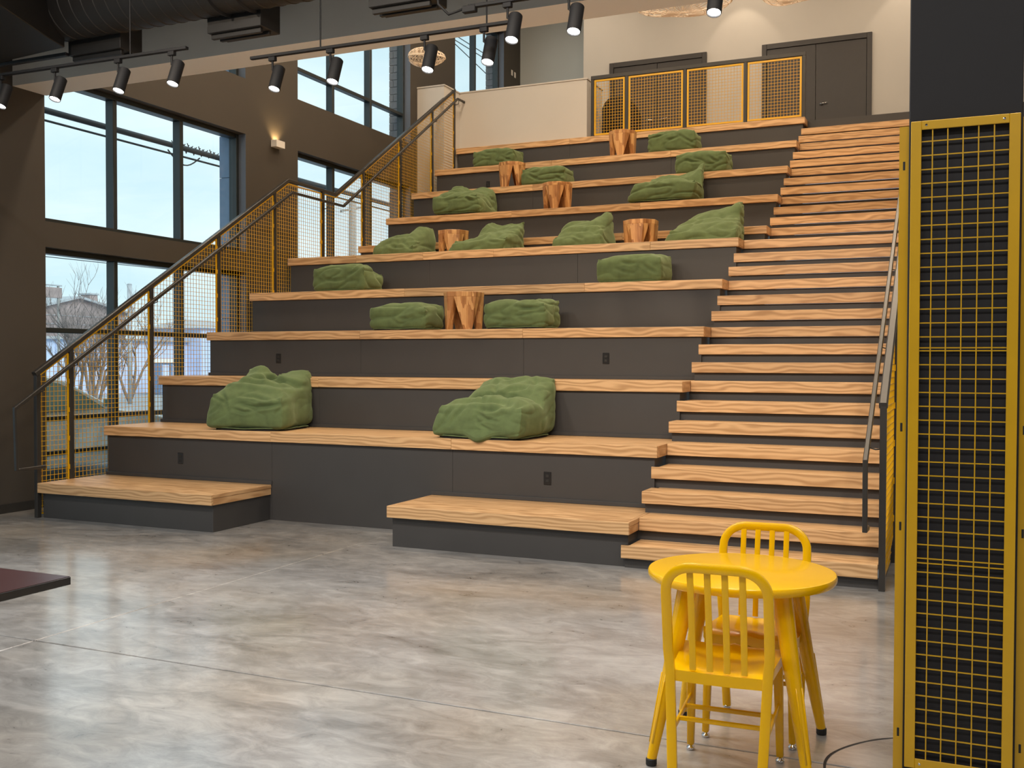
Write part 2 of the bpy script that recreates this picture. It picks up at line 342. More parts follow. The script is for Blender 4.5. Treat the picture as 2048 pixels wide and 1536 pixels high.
for wi, (y0, y1, z0, z1, nm, tr) in enumerate(WINS):
    fx0, fx1 = -1.23, -1.10; f = MB(); wd = .055
    f.box(fx0, fx1, y0, y0 + wd, z0, z1).box(fx0, fx1, y1 - wd, y1, z0, z1).box(fx0, fx1, y0 + wd, y1 - wd, z0, z0 + wd).box(fx0, fx1, y0 + wd, y1 - wd, z1 - wd, z1)
    wnd = struct('window_%d' % (wi + 1), f, M['frame'], bevel=.004)
    my = [y0 + (y1 - y0) * (i + 1) / (nm + 1) for i in range(nm)]
    for m_ in my: MB().box(fx0, fx1 - .004, m_ - .032, m_ + .032, z0 + wd, z1 - wd).build('mullion', M['frame'], wnd, bevel=.006)
    for q in tr: MB().box(fx0 + .01, fx1 - .01, y0 + wd, y1 - wd, q - .028, q + .028).build('transom', M['frame'], wnd, bevel=.005)
    YS = [y0 + wd] + my + [y1 - wd]; ZS = sorted([z0 + wd] + list(tr) + [z1 - wd])
    for i in range(len(YS) - 1):
        for j in range(len(ZS) - 1): MB().box(-1.178, -1.170, YS[i] + .01, YS[i + 1] - .01, ZS[j] + .005, ZS[j + 1] - .005).build('pane', M['glass'], wnd)
    rv = MB().box(-1.10, XW - .002, y1 - .006, y1 - .001, z0, z1)
    rv.build('jamb_lining', M['reveal'], wnd)
    if y1 < 5:      # blue metal cladding on the outer reveal
        zc = z0
        while zc < z1 - .05:
            ze = min(zc + 1.05, z1); MB().box(XO - .02, -1.235, y1 - .02, y1 - .002, zc + .003, ze - .003).build('cladding_panel', M['cladding'], wnd, bevel=.002); zc = ze
    else:           # brick outer reveal
        MB().box(XO, -1.235, y1 - .012, y1 - .002, z0, z1).build('mortar_bed', M['mortar'], wnd)
        zc = z0 + .005; r = 0
        while zc + .115 < z1:
            for (cx, dx) in (((-1.32, .165),) if r % 2 else ((-1.363, .080), (-1.277, .080))):
                o = link('brick', brick_mesh(.022, dx, .117), wnd); o.location = (cx, y1 - .012, zc)
            zc += .13; r += 1

# other walls, ceilings, bulkhead
struct('wall_back', MB().box(.85, 13, 12.9, 13.1, ZUP, 9.7).box(.85, 1.0, 13.1, 14, ZUP, 9.7), M['white'])
struct('wall_under', MB().box(XE + .03, 13, 9.87, 9.97, 0, ZUP - .25), M['greywhite'])
struct('wall_nook', MB().box(XW, .85, 13.8, 14, ZUP, 9.7), M['greywhite'])
struct('wall_right', MB().box(13, 13.2, -13, 14.2, 0, 9.7), M['white'])
struct('wall_front', MB().box(XW, 13, -13.2, -13, 0, 5.6), M['taupe'])
struct('ceiling', MB().box(XW, 13, .83, 14, 9.6, 9.75), M['white'])
struct('ceiling_lobby', MB().box(XW, 13, -13, .43, 5.35, 5.5), M['black'])
struct('trim_1', MB().box(XW + .001, 13, .433, .86, 4.48, 9.6), M['beam'])
struct('upper_floor', MB().box(XW, 13, 9.86, 13.9, ZUP - .25, ZUP), M['riser'])

# doors
def double_door(n, x0, x1):
    zt_ = 7.745; y = 12.9
    d = struct('door_%d' % n, MB().box(x0, x0 + .09, y - .05, y, ZUP, zt_).box(x1 - .09, x1, y - .05, y, ZUP, zt_).box(x0 + .09, x1 - .09, y - .05, y, zt_ - .10, zt_), M['door'], bevel=.004)
    xm = (x0 + x1) / 2
    for (a, b, hx) in ((x0 + .095, xm - .004, xm - .1), (xm + .004, x1 - .095, xm + .1)):
        lf = MB().box(a, b, y - .03, y - .001, ZUP + .01, zt_ - .105).build('door_leaf', M['door'], d, bevel=.003)
        if hx > xm or n == 1:
            h = MB().lathe([(.028, 0), (.028, .012), (.012, .016), (.012, .045)], 16)
            h.v = [(hx + v[0], y - .03 - v[2], 6.50 + v[1]) for v in h.v]
            sg = 1 if hx > xm else -1
            h.tube([(hx, y - .072, 6.50), (hx + sg * .05, y - .074, 6.505), (hx + sg * .12, y - .072, 6.515)], .010, 8)
            h.build('lever_handle', M['chrome'], lf, smooth=True)
double_door(1, 1.43, 3.45); double_door(2, 4.53, 6.55)

# parapet walls at the head of the seating
struct('wall_parapet', MB().box(XW, -.43, 9.10, 9.20, 0, 6.565).box(-.53, -.43, 9.20, 9.72, ZUP - .6, 6.565).box(-.47, 2.07, 9.72, 9.82, ZUP - .02, 6.565).box(1.97, 2.07, 9.82, 10.55, ZUP, 6.565), M['white'])
struct('trim_2', MB().box(XW, -.415, 9.085, 9.215, 6.565, 6.588).box(-.545, -.415, 9.215, 9.735, 6.565, 6.588).box(-.415, 2.085, 9.705, 9.835, 6.565, 6.588).box(1.955, 2.085, 9.835, 10.565, 6.565, 6.588), M['white'])

# ------------------------------------------------------------------ bleacher
JOIN = [XL, 1.82, 3.86, XR]
bl = thing('bleacher', (2.7, 1.0, 0), 'wide stepped seating with oak edges and dark grey risers filling the hall', 'bleacher')
for k in range(1, 11):
    y = yt(k); z = zt(k); yb = (yt(k + 1) + .06) if k < 10 else 9.87; n = TIER_N[k]
    zprev = zt(k - 1) if k > 1 else 0
    tr = MB().box(XL + .002, XR - .002, y + .03, yb, z - .04, z - .0005).build('tier', M['oak'], bl)
    tr['label'] = 'oak tread of one seating row'
    jo = JOIN if k not in (5,) else [XL, .71, 1.73, 2.74, 4.78, XR]
    if k == 4: jo = [XL, 1.93, 4.26, XR]
    for a, b in zip(jo[:-1], jo[1:]):
        MB().box(a + .0008, b - .0008, y, y + .031, z - .10, z).build('nosing_board', M['oak'], tr, bevel=.0025)
    MB().box(XR - .03, XR + .001, y + .0315, y + OV + .04, z - .10, z + .0002).build('end_board', M['oak_y'], tr, bevel=.002)
    MB().box(XR - .0, XR + .003, y + .07, y + OV - .05, z - .085, z - .03).build('end_inlay', M['oak_y'], tr, bevel=.002)
    MB().box(XL - .001, XL + .03, y + .0315, yb, z - .10, z + .0002).build('end_board', M['oak_y'], tr, bevel=.002)
    jr = [XL + .03, 1.815, 3.86, XR - .03]
    for a, b in zip(jr[:-1], jr[1:]):
        MB().box(a + .001, b - .001, y + .032, y + .05, zprev - .03 if k > 1 else 0, z - .10).build('riser_panel', M['riser'], tr, bevel=.0012)
    MB().box(XL + .032, XR - .032, y + .051, yb, max(zprev - .5, 0), z - .041).build('carcass', M['riser'], tr)
    if k > 1: MB().box(XL + .012, XR - .03, y + .016, y + .0315, zprev, zprev + .036).build('base_trim', M['riser'], tr, bevel=.003)
    else:
        MB().box(XL + .012, 1.82, y + .016, y + .0315, .3556, .392).build('base_trim', M['riser'], tr, bevel=.003)
        MB().box(3.64, XR - .03, y + .016, y + .0315, .3556, .392).build('base_trim', M['riser'], tr, bevel=.003)

def low_bench(x0, x1, y0, label):
    b = thing('platform_bench', ((x0 + x1) / 2, (y0 + 1.1) / 2, 0), label, 'bench', 'low oak platforms at the foot of the bleacher')
    z = 2 * R; yb = 1.113
    MB().box(x0 + .032, x1 - .032, y0 + .032, yb, z - .06, z - .0005).build('tread', M['oak'], b)
    MB().box(x0, x1, y0, y0 + .031, z - .10, z).build('front_board', M['oak'], b, bevel=.003)
    MB().box(x1 - .031, x1, y0 + .0315, yb, z - .036, z).build('side_board', M['oak_y'], b, bevel=.002)
    MB().box(x1 - .031, x1 - .003, y0 + .0315, yb, z - .10, z - .038).build('side_board', M['oak_y'], b, bevel=.002)
    MB().box(x0, x0 + .031, y0 + .0315, yb, z - .10, z).build('side_board', M['oak_y'], b, bevel=.002)
    MB().box(x0 + .03, x1 - .02, y0 + .05, yb, 0, z - .10).build('base', M['riser'], b, bevel=.002)
low_bench(-.414, 1.81, .213, 'low oak platform with dark base beside the window railing')
low_bench(3.645, XR + .001, .292, 'low oak platform with dark base joined to the foot of the stairs')

# ------------------------------------------------------------------ stairs
st = thing('staircase', (6.7, 1.0, 0), 'long flight of oak stairs with dark risers climbing beside the seating', 'staircase')
for n in range(1, 31):
    y = ystep(n); z = n * R; merged = n in TIER_N.values()
    x0 = XR + .0035 if merged else XS
    yb = ystep(n + 1) + .045
    s = MB().box(x0, XE, y, y + .031, z - .10, z).build('step', M['oak'], st, bevel=.0025)
    MB().box(XR + .0035, XE, y + .0315, yb, z - .04, z).build('tread', M['oak'], s, bevel=.002)
    if not merged: MB().box(XS, XR + .003, y + .0315, min(y + OV * .98, ystep(n + (1 if (n + 1) in TIER_N.values() else 2)) - OV + .03), z - .10, z).build('tread_return', M['oak'], s, bevel=.002)
    MB().box((XR - .02) if merged else XS + .02, XE, y + .04, y + .055, (n - 1) * R, z - .10).build('riser', M['riser'], s)
MB().box(XR + .004, XE + .2, ystep(31), ystep(31) + .05, 30 * R, ZUP).build('top_riser', M['riser'], st)
poly = [(.33, 0), (.33, .10)] + [(ystep(17), 17 * R - .12), (ystep(18) - .1, 17 * R - .12), (ystep(31), 31 * R - .2), (ystep(31), 0)]
MB().prism(poly, 0, XE + .001, XE + .02).build('side_panel', M['riser'], st)

# ------------------------------------------------------------------ railings
def wire_grid(mb, ax, c, a0, a1, zlo, zhi, pitch=.0508, w_=.0042):
    """grid of square wires in plane ax=c; a = running coordinate, zlo/zhi functions of a"""
    def P(a, z, off): return (c + off, a, z) if ax == 0 else (a, c + off, z)
    a = a0 + pitch * .5
    while a < a1:
        mb.bar(P(a, zlo(a), 0), P(a, zhi(a), 0), w_, w_); a += pitch
    lo = min(zlo(a0), zlo(a1)); hi = max(zhi(a0), zhi(a1)); z = lo + pitch * .5
    while z < hi:
        # clip to where zlo<=z<=zhi
        seg = []; m = 60
        for i in range(m + 1):
            q = a0 + (a1 - a0) * i / m
            if zlo(q) <= z <= zhi(q): seg.append(q)
        if len(seg) > 1: mb.bar(P(seg[0], z, w_), P(seg[-1], z, w_), w_, w_)
        z += pitch
def rail_line(pts):
    def f(y):
        for (a, za), (b, zb) in zip(pts[:-1], pts[1:]):
            if y <= b: return za + (zb - za) * (y - a) / (b - a)
        a, za = pts[-2]; b, zb = pts[-1]; return za + (zb - za) * (y - a) / (b - a)
    return f
def stair_rail(x, posts, line, hand, hx, zfoot, label, side):
    r = thing('railing', (x, posts[0], 0), label, 'railing')
    zf = rail_line(line)
    for i, py in enumerate(posts):
        zb = zfoot(i, py)
        MB().box(x - .022, x + .022, py - .026, py + .026, zb, zf(py) - .02).build('post', M['rail'], r, bevel=.003)
    tp = MB(); pts = [(x, a, b) for a, b in line]
    tp.flat_tube(pts, .058, .052, (1, 0, 0)); tp.build('top_rail', M['rail'], r, auto=30)
    hr = MB(); hr.flat_tube([(hx, a, b) for a, b in hand], .034, .038, (1, 0, 0)); hr.build('handrail', M['rail'], r, auto=30)
    hz = rail_line(hand[2:])
    for py in posts:
        if py < hand[2][0] or py > hand[-1][0]: continue
        z = hz(py + .05) - .02; s = 1 if hx > x else -1
        MB().tube([(x + s * .019, py, z - .07), (x + s * .05, py, z - .075), (hx, py, z - .06), (hx, py, z)], .006, 6).build('bracket', M['rail'], r, smooth=True)
    for a, b in zip(posts[:-1], posts[1:]):
        a0, a1 = a + .030, b - .036
        hi = lambda q: zf(q) - .045
        lo = lambda q: max(.04, zf(q) - 1.80)
        kn = [a0] + [q for q, _ in line if a0 < q < a1] + [a1]
        fr = MB()
        for p, q in zip(kn[:-1], kn[1:]):
            fr.bar((x, p, hi(p)), (x, q, hi(q)), .018, .014); fr.bar((x, p, lo(p)), (x, q, lo(q)), .018, .014)
        fr.bar((x, a0, lo(a0)), (x, a0, hi(a0)), .008, .02); fr.bar((x, a1 - .002, lo(a1)), (x, a1 - .002, hi(a1)), .014, .018)
        zz = lo(a1) + .12
        while zz < hi(a1) - .1: fr.box(x - .014, x + .014, a1 - .004, a1 + .012, zz, zz + .05); zz += .30
        pn = fr.build('panel_frame', M['yellow'], r)
        g = MB(); wire_grid(g, 0, x, a0, a1, lo, hi); wm = g.build('wire_mesh', M['yellow'], pn); wm['kind'] = 'stuff'
    return r
LX = -.432
lp = [.237, .663, 1.83, 3.00, 4.15, 5.29, 6.39, 7.53, 8.645, 9.49]
lline = [(.205, 1.46), (4.455, 4.108), (5.626, 4.09), (9.51, 6.585)]
stair_rail(LX, lp, lline, [(.24, .525), (-.10, .525), (-.12, 1.125), (4.42, 3.93), (5.69, 3.92), (9.45, 6.40), (9.77, 6.40)], LX + .10,
           lambda i, py: 0 if i == 0 else max(0, rail_line(lline)(py) - 1.85), 'dark steel railing with yellow wire mesh along the tall windows', 1)
RX = 7.672
rline = [(.25, 1.30), (4.75, 4.19), (5.92, 4.17), (9.85, 6.66)]
rp_ = [.279, 1.40, 2.52, 3.64, 4.76, 5.90, 7.02, 8.14, 9.26, 9.82]
stair_rail(RX, rp_, rline, [(.27, .44), (.09, .44), (.07, .92), (4.62, 3.84), (5.85, 3.84), (9.7, 6.30), (9.95, 6.30)], RX - .10,
           lambda i, py: 0, 'dark steel railing on the open side of the stairs next to the yellow screened column', -1)

# guard rail on the upper floor
gr = thing('guard_rail', (3.95, 9.72, ZUP), 'dark framed guard rail with four yellow mesh panels above the top row', 'railing')
px = [2.178, 2.802, 3.826, 4.839, 5.774]
for x in px: MB().box(x - .027, x + .027, 9.70, 9.75, ZUP, 6.54).build('post', M['rail'], gr, bevel=.003)
MB().box(px[0] - .027, px[-1] + .027, 9.695, 9.755, 6.535, 6.60).build('top_rail', M['rail'], gr, bevel=.004)
for a, b in zip(px[:-1], px[1:]):
    a0, a1, z0, z1 = a + .035, b - .035, ZUP + .05, 6.525; y = 9.715
    f = MB().box(a0, a1, y - .012, y + .012, z0, z0 + .03).box(a0, a1, y - .012, y + .012, z1 - .03, z1).box(a0, a0 + .03, y - .012, y + .012, z0 + .03, z1 - .03).box(a1 - .03, a1, y - .012, y + .012, z0 + .03, z1 - .03)
    pn = f.build('panel_frame', M['yellow'], gr); g = MB(); wire_grid(g, 1, y, a0, a1, lambda q: z0, lambda q: z1, .0508, .005); wm = g.build('wire_mesh', M['yellow'], pn); wm['kind'] = 'stuff'

# ------------------------------------------------------------------ screened column
co_ = struct('column', MB().box(7.990, 8.366, -3.248, -2.932, 0, 5.35), M['charcoal'], bevel=.004)
sc = thing('column_screen', (8.18, -3.09, .1), 'tall ochre yellow wire screen panels wrapped round the dark column', 'screen')
x0, x1, z0, z1, y = 7.998, 8.358, .105, 2.48, -3.275; fw = .036
fr = MB().box(x0, x0 + fw, y, y + .006, z0, z1).box(x1 - fw, x1, y, y + .006, z0, z1).box(x0 + fw, x1 - fw, y, y + .006, z0, z0 + fw).box(x0 + fw, x1 - fw, y, y + .006, z1 - .032, z1)
fr.box(x0, x0 + .004, y + .006, y + .026, z0, z1).box(x1 - .004, x1, y + .006, y + .026, z0, z1)
pf = fr.build('front_frame', M['ochre'], sc, bevel=.0015)
for (bx, bz) in ((x0 + .052, z1 - .016), (x1 - .052, z1 - .016), (x0 + .052, z0 + .018), (x1 - .052, z0 + .018)):
    b = MB().lathe([(.0045, 0), (.0045, .002), (.0025, .003)], 10); b.v = [(bx + v[0], y - v[2], bz + v[1]) for v in b.v]; b.build('rivet', M['chrome'], pf)
i = 0; wx = x0 + fw + .037
while wx < x1 - fw - .01:
    MB().bar((wx, y + .008, z0 + .01), (wx, y + .008, z1 - .01), .0042, .0042).build('wire', M['ochre'], pf); wx += .0508
wz = z0 + fw + .03; rows = []
while wz < z1 - .04: rows.append(wz); wz += .0508
rows += [.865, 1.655]
for wz in rows: MB().bar((x0 + .01, y + .011, wz), (x1 - .01, y + .011, wz), .0042, .0042).build('wire', M['ochre'], pf)
for (sx, sgn) in ((7.990, -1), (8.366, 1)):
    f = MB(); xa, xb = (sx - .034, sx) if sgn < 0 else (sx, sx + .034); ya, yb = -3.225, -2.955; za, zb = .055, 2.475
    f.box(xa, xb, ya, ya + .004, za, zb)                                          # front flange
    xo = xa if sgn < 0 else xb - .004
    f.box(xo, xo + .004, ya + .004, ya + .04, za, zb).box(xo, xo + .004, yb - .04, yb, za, zb).box(xo, xo + .004, ya + .04, yb - .04, za, za + .04).box(xo, xo + .004, ya + .04, yb - .04, zb - .04, zb)
    pf2 = f.build('side_frame', M['ochre'], sc)
    g = MB(); wire_grid(g, 0, xo + .002, ya + .01, yb - .01, lambda q: za + .02, lambda q: zb - .02); wm = g.build('wire_mesh', M['ochre'], pf2); wm['kind'] = 'stuff'
    for hz in (.215, .99, 1.36, 2.33):
        hm = (xa + xb) / 2; MB().box(hm - .004, hm + .004, ya - .001, ya + .001, hz - .016, hz + .016).build('slot', M['rubber'], pf2, bevel=.0008)
# rear panel of the screen
f = MB().box(x0, x0 + fw, -2.91, -2.904, z0, z1).box(x1 - fw, x1, -2.91, -2.904, z0, z1).box(x0 + fw, x1 - fw, -2.91, -2.904, z0, z0 + fw).box(x0 + fw, x1 - fw, -2.91, -2.904, z1 - fw, z1)
pb = f.build('rear_frame', M['ochre'], sc); g = MB(); wire_grid(g, 1, -2.907, x0 + .01, x1 - .01, lambda q: z0 + .01, lambda q: z1 - .01); wm = g.build('wire_mesh', M['ochre'], pb); wm['kind'] = 'stuff'

# ------------------------------------------------------------------ bean bags
def smooth(a, b, x): t = min(1, max(0, (x - a) / (b - a))); return t * t * (3 - 2 * t)
def interp(lst, x):
    n = len(lst) - 1; t = (x + 1) / 2 * n; i = min(n - 1, max(0, int(t))); u = t - i; u = u * u * (3 - 2 * u); return lst[i] * (1 - u) + lst[i + 1] * u
def bag(loc, w_, d_, hs, hb, ears, label, yaw=0, seed=0, crease=.05, lean=.0, shear=0.0, split=.15, e=4.2, group='green bean bags on the seating', front=None, fold=.016, droop=0, prof=None, taper=None, grooves=None):
    r = thing('bean_bag', loc, label, 'bean bag', group); r.rotation_euler = (0, 0, yaw)
    bm = bmesh.new(); bmesh.ops.create_cube(bm, size=2); bmesh.ops.subdivide_edges(bm, edges=bm.edges, cuts=55 if grooves else 35, use_grid_fill=True)
    off = Vector((seed * 3.1, seed * 1.7, seed * 2.3))
    front = front or [.9, 1.0, 1.0, 1.0, .9]; big = hb > .45
    prof = prof or ([.46, .58, .62, .84, 1.0] if big else [.92, .97, 1.0, 1.0, 1.0]); taper = (.20 if big else .03) if taper is None else taper
    hx, hy, hz = w_ / 2, d_ / 2, hb / 2; rr = min(.115, hz * .75) if hb > .45 else .075
    for v in bm.verts:
        p = Vector((v.co.x * hx, v.co.y * hy, v.co.z * hz))
        inn = Vector((max(-hx + rr, min(hx - rr, p.x)), max(-hy + rr, min(hy - rr, p.y)), max(-hz + rr, min(hz - rr, p.z))))
        dd = p - inn; p = inn + dd.normalized() * rr if dd.length > 1e-6 else p
        xf, yf = p.x / hx, p.y / hy; zn = (p.z + hz) / (2 * hz)
        bk = smooth(split - .22, split + .30, yf)
        H = hb * interp(prof, yf) * (interp(front, xf) * (1 - bk) + interp(ears, xf) * bk)
        H -= crease * math.exp(-((yf - split + .10) / .12) ** 2) * (1 - .5 * abs(xf))
        # cloth pulled into points at the corners
        cn = (abs(v.co.x) ** 6) * (abs(v.co.y) ** 6); pull = 1 + .075 * cn
        bul = 1 + .045 * math.sin(math.pi * min(1, zn * 1.15)) * (1 - cn)
        x = p.x * pull * bul * (1 - taper * zn * H / hb); y = p.y * pull * bul; z = zn * H
        if big: y += .10 * zn * (1 - yf) / 2 * hy
        z += .03 * cn * smooth(.75, 1, zn)
        y += lean * zn * zn * bk; x += shear * zn
        if zn < .35: f_ = 1 - .06 * (1 - zn / .35) ** 2; x *= f_; y *= f_
        if droop and yf < -.6 and zn < .25: z -= droop * (-.6 - yf) * 2.5 * math.exp(-((xf - .12) / .25) ** 2); y -= droop * .8 * (-.6 - yf) * 2.5 * math.exp(-((xf - .12) / .25) ** 2)
        v.co = (x, y, z)
    bm.normal_update()
    mv = []
    gl_ = list(grooves or [])
    rg = random.Random(seed + 90)
    if not grooves:
        for _ in range(5 if hb > .45 else 3):
            x0_ = rg.uniform(-.4, .4) * w_; z0_ = rg.uniform(.35, .75) * hb; an_ = rg.uniform(-.6, .6); ln_ = rg.uniform(.12, .3)
            gl_.append(([(x0_, z0_), (x0_ + math.cos(an_) * ln_ * .5, z0_ + math.sin(an_) * ln_ * .5 - .012), (x0_ + math.cos(an_) * ln_, z0_ + math.sin(an_) * ln_)], .018, rg.uniform(.010, .020)))
    def groove(c, n):
        wgt = max(0, min(1, -n.y * .9 + n.z * .5)); tot = 0
        if wgt < .05: return 0
        for pl, gw, gd in gl_:
            best = 9; tt = 0
            for i in range(len(pl) - 1):
                ax_, az_ = pl[i]; bx_, bz_ = pl[i + 1]; dx_, dz_ = bx_ - ax_, bz_ - az_; q2 = dx_ * dx_ + dz_ * dz_
                t_ = max(0, min(1, ((c.x - ax_) * dx_ + (c.z - az_) * dz_) / q2)); d2 = math.hypot(c.x - ax_ - dx_ * t_, c.z - az_ - dz_ * t_)
                if d2 < best: best = d2; tt = (i + t_) / (len(pl) - 1)
            if best > gw * 4: continue
            fade = math.sin(math.pi * min(1, max(0, .12 + tt * .76)))
            tot += fade * gd * (math.exp(-(best / gw) ** 2) - .45 * math.exp(-((best - 2 * gw) / gw) ** 2))
        return tot * wgt
    for v in bm.verts:
        c = v.co; n = v.normal
        a = noise.noise(Vector((c.x * 3.0, c.y * 3.0, c.z * 3.0)) + off) * (.030 if big else .014)
        # drawn folds: ridged noise stretched along the cloth
        dv = Vector((c.x * 2.2 + c.z * 3, c.y * 2.6, c.z * 6.5 - c.x * 2.8)) + off
        b = max(0, 1 - abs(noise.noise(dv)) * 3.2) ** 2 * fold * 1.25
        dg = Vector((c.x * 9 - c.z * 3, c.y * 4, c.z * 4 + c.x * 2)) + off * 2
        g = max(0, 1 - abs(noise.noise(dg)) * 4) ** 2 * fold * .55 * smooth(-.1, .35, noise.noise(Vector((c.x * 2.5, c.y * 2.5, c.z * 2.5)) + off * 3))
        k = smooth(0.0, .07, c.z)
        mv.append((v, n * ((a - b - g) * k - groove(c, n) * smooth(0, .04, c.z))))
    for v, dlt in mv: v.co += dlt
    for v in bm.verts:
        if v.co.z < .012 and not droop: v.co.z = max(v.co.z, .0)
    me = bpy.data.meshes.new('cover'); bm.to_mesh(me); bm.free(); me.materials.append(M['bag']); me.polygons.foreach_set('use_smooth', [True] * len(me.polygons))
    link('cover', me, r)
    pts = []
    for i in range(40):
        a = 2 * math.pi * i / 40; c, s_ = math.cos(a), math.sin(a); k = (abs(c) ** e + abs(s_) ** e) ** (1 / e); pts.append((c / k * w_ * .485, s_ / k * d_ * .485))
    b = MB().prism(pts, 2, .0005, .016); o = b.build('base_panel', M['clothblack'], r, org=(0, 0, 0)); 
    ln = [(x * 1.02, y * 1.02, .022 + .004 * math.sin(i)) for i, (x, y) in enumerate(pts)]
    MB().tube(ln, .006, 6, closed=True).build('seam_piping', M['bag'], r, org=(0, 0, 0), smooth=True)
    return r
GB = 'large green bean bag loungers'; GP = 'small green bean bag cushions'
Z1, Z3, Z4, Z5, Z7, Z8, Z9 = [TIER_N[k] * R for k in (1, 3, 4, 5, 7, 8, 9)]
bag((1.40, 1.50, Z1), .86, .76, .36, .67, [.97, 1.04, .85, .97, .97], 'plump green bean bag with two eared peaks, leftmost on the lowest full row', .16, 1, .04, .03, .0, .34, 4.2, GB, [.92, 1.05, 1.02, .95, .84], prof=[.57, .70, .78, .86, 1.0], taper=.15, fold=.008,
    grooves=[([(-.30, .50), (-.12, .52), (.10, .50), (.38, .44)], .022, .075), ([(.02, .66), (.05, .58), (.08, .52)], .016, .02), ([(-.34, .40), (-.24, .34), (-.20, .26)], .016, .014), ([(-.30, .32), (-.22, .27), (-.18, .20)], .014, .012), ([(-.05, .27), (.10, .24), (.30, .26), (.42, .28)], .020, .030), ([(-.10, .37), (.08, .36), (.26, .31)], .016, .016), ([(-.14, .22), (0, .19), (.14, .21)], .016, .015), ([(.36, .18), (.42, .26), (.43, .33)], .016, .02), ([(-.38, .16), (-.30, .22), (-.26, .30)], .014, .012)])
bag((4.10, 1.50, Z1), .94, .82, .33, .61, [.90, 1.0, .98, .98, .96], 'broad green bean bag sagging over the front edge of the lowest full row', -.06, 2, .08, .03, .06, .20, 4.2, GB, [.95, 1.02, 1.05, .98, .9], droop=.06, prof=[.52, .62, .62, .82, 1.0], taper=.17, fold=.008,
    grooves=[([(-.26, .345), (-.05, .37), (.18, .36), (.34, .31)], .022, .055), ([(-.02, .37), (-.06, .44), (-.14, .52)], .018, .030), ([(.02, .38), (.10, .44), (.24, .47)], .018, .028), ([(.08, .39), (.20, .41), (.32, .40)], .014, .018), ([(-.18, .58), (.0, .55), (.12, .585)], .014, .02), ([(.20, .57), (.28, .52), (.34, .46)], .014, .018), ([(-.22, .30), (-.28, .22), (-.32, .14)], .016, .016), ([(-.10, .31), (-.18, .22), (-.24, .12)], .016, .016), ([(.06, .28), (.18, .27), (.30, .30)], .016, .020), ([(.04, .24), (.14, .19), (.26, .17)], .014, .014), ([(.02, .20), (.08, .13), (.18, .09)], .014, .014)])
bag((2.24, 3.10, Z3), .74, .46, .30, .33, [.92, .95, 1.02, .96, .94], 'low green bean bag cushion just left of the wooden stool on the third row', .02, 3, .0, 0, 0, .1, 5.5, GP)
bag((3.70, 3.10, Z3), .74, .46, .28, .34, [.86, .86, .90, 1.0, 1.0], 'low green bean bag cushion just right of the wooden stool on the third row', 0, 4, .0, 0, 0, .1, 5.5, GP)
bag((.86, 3.98, Z4), .78, .46, .30, .37, [1.06, .98, .90, .88, .66], 'green bean bag cushion tilted up at its left end, nearest the railing', .0, 5, .0, 0, 0, .1, 5.0, GP)
bag((4.72, 3.98, Z4), .76, .46, .29, .34, [.95, .97, 1.0, 1.04, 1.0], 'smooth rounded green bean bag cushion alone on the right of the fourth row', .0, 6, .0, 0, 0, .1, 5.0, GP, fold=.006)
bag((.74, 5.66, Z5), .70, .72, .42, .58, [.84, .82, .84, 1.0, 1.0], 'leftmost green bean bag lounger on the deep landing row', .0, 7, .03, .02, 0, .0, 4.2, GB, prof=[.40, .62, .82, .95, 1.0], taper=.18)
bag((2.06, 5.60, Z5), .86, .78, .36, .63, [.66, .98, .86, .92, .96], 'green bean bag lounger with pointed peak right of the first landing row stool', .0, 8, .02, .03, .10, .1, 4.0, GB, [.8, .85, 1.0, 1.0, .95], prof=[.42, .55, .62, .86, 1.0], taper=.22)
bag((3.50, 5.68, Z5), .72, .72, .44, .61, [.82, .84, .88, .96, 1.10], 'green bean bag lounger with raised right corner near the middle of the landing row', .0, 9, .03, .02, .0, .0, 4.4, GB, prof=[.40, .64, .84, .96, 1.0], taper=.20)
bag((5.14, 5.62, Z5), .90, .80, .38, .65, [.72, .86, .90, .97, 1.08], 'green bean bag lounger nearest the stairs on the landing row', .0, 10, .05, .03, .07, .05, 4.2, GB, prof=[.34, .52, .70, .90, 1.0], taper=.22)
bag((.86, 7.42, Z7), .84, .78, .40, .62, [1.0, .98, .86, .92, .84], 'green bean bag lounger slumped alone at the left of the seventh row', .05, 11, .08, .02, -.06, .20, 4.0, GB, prof=[.54, .64, .66, .82, 1.0], taper=.14)
bag((4.13, 7.42, Z7), .98, .78, .33, .63, [.78, .88, .82, .94, 1.14], 'large green bean bag lounger with tall pointed right corner on the seventh row', .0, 12, .08, .02, .10, .20, 4.2, GB, prof=[.50, .54, .56, .80, 1.0], taper=.18)
bag((1.93, 8.26, Z8), .76, .46, .30, .34, [.94, 1.0, .98, .96, .9], 'green bean bag cushion touching the wooden stool on the eighth row', .0, 13, .0, 0, 0, .1, 5.5, GP)
bag((4.50, 8.26, Z8), .78, .46, .32, .38, [.80, .84, .94, 1.06, .92], 'knotted green bean bag cushion behind the tall cornered lounger', .0, 14, .02, 0, 0, .1, 5.0, GP)
bag((.66, 9.08, Z9), .78, .46, .31, .36, [.95, .96, 1.0, .98, .9], 'green bean bag cushion at the left end of the top seating row', .0, 15, .0, 0, 0, .1, 5.5, GP)
bag((3.82, 9.08, Z9), .78, .46, .31, .39, [.92, .92, .94, 1.02, .86], 'creased green bean bag cushion under the yellow mesh guard rail', .0, 16, .02, 0, 0, .1, 5.0, GP)

